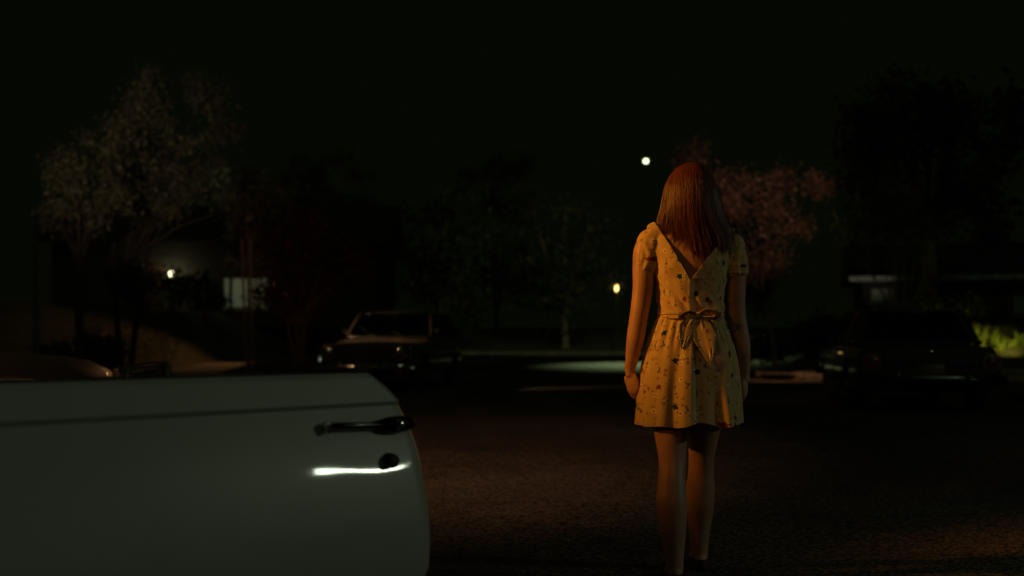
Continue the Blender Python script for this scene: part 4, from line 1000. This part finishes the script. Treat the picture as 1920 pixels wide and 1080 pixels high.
# lit plants on the bank at the right edge
rng = random.Random(77)
for i, (px, hp, lab) in enumerate([(1818, 40, 'tallest of the lit lime plants, leftmost beside the green sedan'), (1838, 38, 'spiky lime plant second from the sedan in the lit row'), (1858, 26, 'short lime plant in the middle of the lit row'), (1874, 30, 'lime plant leaning up where the lit row narrows'),
                             (1893, 17, 'small low lime plant near the right edge of the lit row'), (1909, 19, 'yellowish low plant at the very right of the lit row'), (1926, 18, 'low plant cut by the right edge of the picture')]):
    d = 27.9+.25*(i % 3); x = (px-960)/F*d; b = Vector((x, d, CAMH-(668-HZ)/F*d-.02)); s, t_ = to_st(x, d); b.z = max(b.z, hill_right(s, t_)-.02)
    root = empty('bedding_plant', b); tag(root, lab, 'plant', 'lit lime green plants on the bank'); m_ = MB()
    for k in range(36):
        a = rng.random()*2*PI; L = 1.25*hp/F*d*(.2+1.0*rng.random()**1.6); sp_ = rng.random()*.5; w_ = .012+.014*rng.random()
        o_ = Vector((rng.gauss(0, .07), rng.gauss(0, .06), 0)); dr = Vector((math.cos(a)*sp_, math.sin(a)*sp_, 1)).normalized(); sd = Vector((-math.sin(a), math.cos(a), 0))*w_
        mid = o_+dr*L*.5; tip = o_+dr*L+Vector((math.cos(a), math.sin(a), -.2))*L*.12
        m_.add([o_-sd*.5, o_+sd*.5, mid+sd, tip, mid-sd], [(0, 1, 2, 4), (4, 2, 3)])
    me = m_.mesh('leaves'); me.materials.append(M['leaf_lime']); lv = link('leaves', me, root, False)
light('SPOT', 'garden_light', (12.5, 26.2, 0.95), 170, (1.0, 0.86, 0.16), (12.1, 28, 1.12), .04, 56, .7)

# grass blades on the lit parts of the lawn: ground cover
g_ = MB(); rng = random.Random(5)
for _ in range(26000):
    px = rng.uniform(150, 600); d = rng.uniform(24, 40); x = (px-960)/F*d; s, t_ = to_st(x, d)
    if s > LK-.3: continue
    if -8.9-(d-25.6)*.175 < x < -7.0-(d-28)*.16: continue
    z = hill_left(s, t_); a = rng.random()*2*PI; h = .05+.07*rng.random(); e = Vector((math.cos(a), math.sin(a), 0))*.012; p = Vector((x, d, z-.01))
    g_.add([p-e, p+e, p+Vector((rng.gauss(0, .03), rng.gauss(0, .03), h))], [(0, 1, 2)])
me = g_.mesh('grass'); me.materials.append(M['grass']); tag(link('grass', me, None, False), 'short rough grass covering the sloping lawn on the left', 'grass', kind='stuff')

# ------------------------------------------------------------ houses
def house(name, label, c, wx, dy, wall_h, roof_h, wins, mats_, rz=0.0, door=None, pane='curtain'):
    root = empty(name, c, rz); tag(root, label, 'house')
    m_ = MB(); m_.box((0, dy/2, wall_h/2-.3), (wx, dy, wall_h+.6)); m_.build('wall', mats_, root, False)
    r_ = MB(); e = .55; v = [(-wx/2-e, -e, wall_h), (wx/2+e, -e, wall_h), (wx/2+e, dy+e, wall_h), (-wx/2-e, dy+e, wall_h), (-wx/2-e, dy/2, wall_h+roof_h), (wx/2+e, dy/2, wall_h+roof_h)]
    r_.add(v, [(0, 1, 5, 4), (3, 4, 5, 2), (0, 4, 3), (1, 2, 5), (0, 3, 2, 1)]); ro = r_.build('roof', M['roof'], root, False)
    f_ = MB(); f_.box((0, -e-.02, wall_h-.02), (wx+2*e, .05, .20), bev=.008); f_.build('fascia', M['darkwall' if pane == 'lit_curtain' else 'white'], ro)
    for (x, z, ww, hh, nm) in wins:
        f_ = MB(); t = .07
        for s in (-1, 1): f_.box((x+s*(ww/2+t/2), -.03, z), (t, .08, hh+2*t)); f_.box((x, -.03, z+s*(hh/2+t/2)), (ww, .08, t))
        for k in range(1, nm): f_.box((x-ww/2+ww*k/nm, -.03, z), (.05, .06, hh))
        fr = f_.build('window', M['darkwall'], root, False)
        p_ = MB(); p_.box((x, -.012, z), (ww, .012, hh)); p_.build('pane', M[pane], fr, False)
        p_ = MB(); p_.box((x, -.07, z-hh/2-.11), (ww+.3, .12, .06), bev=.01); p_.build('sill', M['white'], fr)
    if door is not None:
        d_ = MB(); d_.box((door, -.02, 1.02), (.95, .05, 2.04), bev=.01); dr = d_.build('door', mat('front_door', (.10, .05, .03), .5, nscale=5), root)
        h_ = MB(); h_.ball((door+.36, -.07, 1.0), .035, 12, 8); h_.build('door_knob', M['chrome'], dr)
    return root
hb = at(400, 0, 47); hz = hill_left(*to_st(-13.0, 47))
hw_ = at(466, 549, 47)
house('bungalow', 'low stucco bungalow up the lawn on the left with pale curtained front window', (hb.x, 47, hz), 13.5, 8, 3.0, 1.9,
      [(hw_.x-hb.x+.05, hw_.z-hz, 1.55, 1.20, 3), (at(427, 549, 47).x-hb.x, hw_.z-hz, .26, 1.20, 1)], M['stucco'], door=-2.6, pane='lit_curtain')
def lamp_ball(name, label, cat, c, r, col, st_, pw, body=True, lc=None):
    root = empty(name, c); tag(root, label, cat)
    m_ = MB(); m_.ball((0, 0, 0), (r, r, r*1.2), 18, 12); m_.build('globe', emit(name+'_glow', col, st_), root)
    if body:
        m_ = MB(); m_.lathe([(r*.5, r*1.1), (r*.8, r*1.25), (r*.3, r*1.6), (0, r*1.7)], (0, 0, 0), 'z', 16); m_.box((0, .12, r*1.2), (.05, .28, .05)); m_.build('bracket', M['black'], root)
    if pw: light('POINT', name+'_light', (c[0], c[1]-.32, c[2]), pw, lc or col, radius=.08)
    return root
pc = at(321, 514, 46.7)
lamp_ball('porch_lamp', 'bright white porch lamp glowing on the wall of the bungalow', 'lamp', pc, .10, (1.0, .93, .58), 5, 7)
rb = at(1700, 0, 43); rz_ = hill_right(*to_st(rb.x, 43))
hr_ = house('cottage', 'dark house on the right bank with a slanting pale fascia showing through the branches', (rb.x+3.3, 43, rz_-.25), 9.5, 7, 2.2, 1.6, [(-4.0, 1.55, .9, .5, 1), (1.5, 1.25, 1.6, .9, 2)], M['darkwall'], rz=R(-14), door=.2)
light('SPOT', 'cottage_fascia_fill_light', (*at(1600, 540, 40.5)[:2], 2.35), 22, (1.0, .95, .7), at(1618, 528, 42.6), .06, 40, .7)  # added spot on the fascia end, without a fixture

# ------------------------------------------------------------ lamps and poles
def street_lamp():
    p = at(1211, 303, 52); px_, py_ = p.x+1.75, 54.0
    root = empty('street_lamp', (px_, py_, .1)); tag(root, 'tall street lamp at the end of the street with a bright greenish white head', 'street lamp')
    m_ = MB(); m_.tube([(0, 0, -.2), (0, 0, 4), (0, 0, 9.1)], [.11, .09, .06], 10); m_.build('pole', M['pole'], root)
    m_ = MB(); m_.tube([(0, 0, 9.0), (-.5, -.6, 9.35), (p.x-px_+.2, p.y-py_+.2, p.z+.13)], [.045, .04, .035], 8); m_.build('arm', M['pole'], root)
    m_ = MB(); q = (p.x-px_, p.y-py_, p.z-.1); m_.lathe([(.06, .26), (.16, .22), (.22, .13), (.23, .10), (.2, .10)], q, 'z', 20); m_.build('hood', M['pole'], root)
    m_ = MB(); m_.ball((q[0], q[1], q[2]+.02), (.10, .10, .09), 18, 12); m_.build('bulb', emit('mercury_glow', (.86, 1.0, .46), 6), root)
street_lamp()
def post_lamp():
    p = at(1156, 540, 68.5); g = gl(1156, 68.5); root = empty('post_lamp', (p.x, p.y, g.z)); tag(root, 'small warm yellow lantern on a thin post left of the woman, far down the street', 'lamp post')
    h = p.z-g.z; m_ = MB(); m_.tube([(0, 0, -.1), (0, 0, h-.22)], .035, 8); m_.build('post', M['pole'], root)
    m_ = MB(); m_.lathe([(.05, -.20), (.07, -.17), (.085, .10), (.08, .15), (0, .16)], (0, 0, h), 'z', 12); m_.build('lantern', emit('warm_glow', (1.0, .68, .20), 5), root)
    m_ = MB(); m_.lathe([(.12, .16), (.07, .25), (.02, .30), (0, .34)], (0, 0, h), 'z', 12); m_.build('cap', M['black'], root)
    light('POINT', 'post_lamp_light', (p.x, p.y-.25, p.z-.35), 2, (1.0, .6, .2), radius=.1)
post_lamp()
def pole(name, label, px, d, z1, r=.03):
    x = (px-960)/F*d; s, t_ = to_st(x, d); root = empty(name, (x, d, hill_left(s, t_)-.02 if s < LK else 0)); tag(root, label, 'pole')
    m_ = MB(); m_.tube([(0, 0, -.1), (.01, 0, z1/2), (0, 0, z1)], [r, r, r*.9], 10); m_.build('post', M['pole'], root)
    m_ = MB(); m_.ball((0, 0, z1), (r*1.5, r*1.5, r*1.1), 12, 8); m_.build('cap', M['pole'], root)
pole('steel_pole', 'slim blue-grey pole at the left edge behind the pale door', 66, 10.5, 2.1, .027)
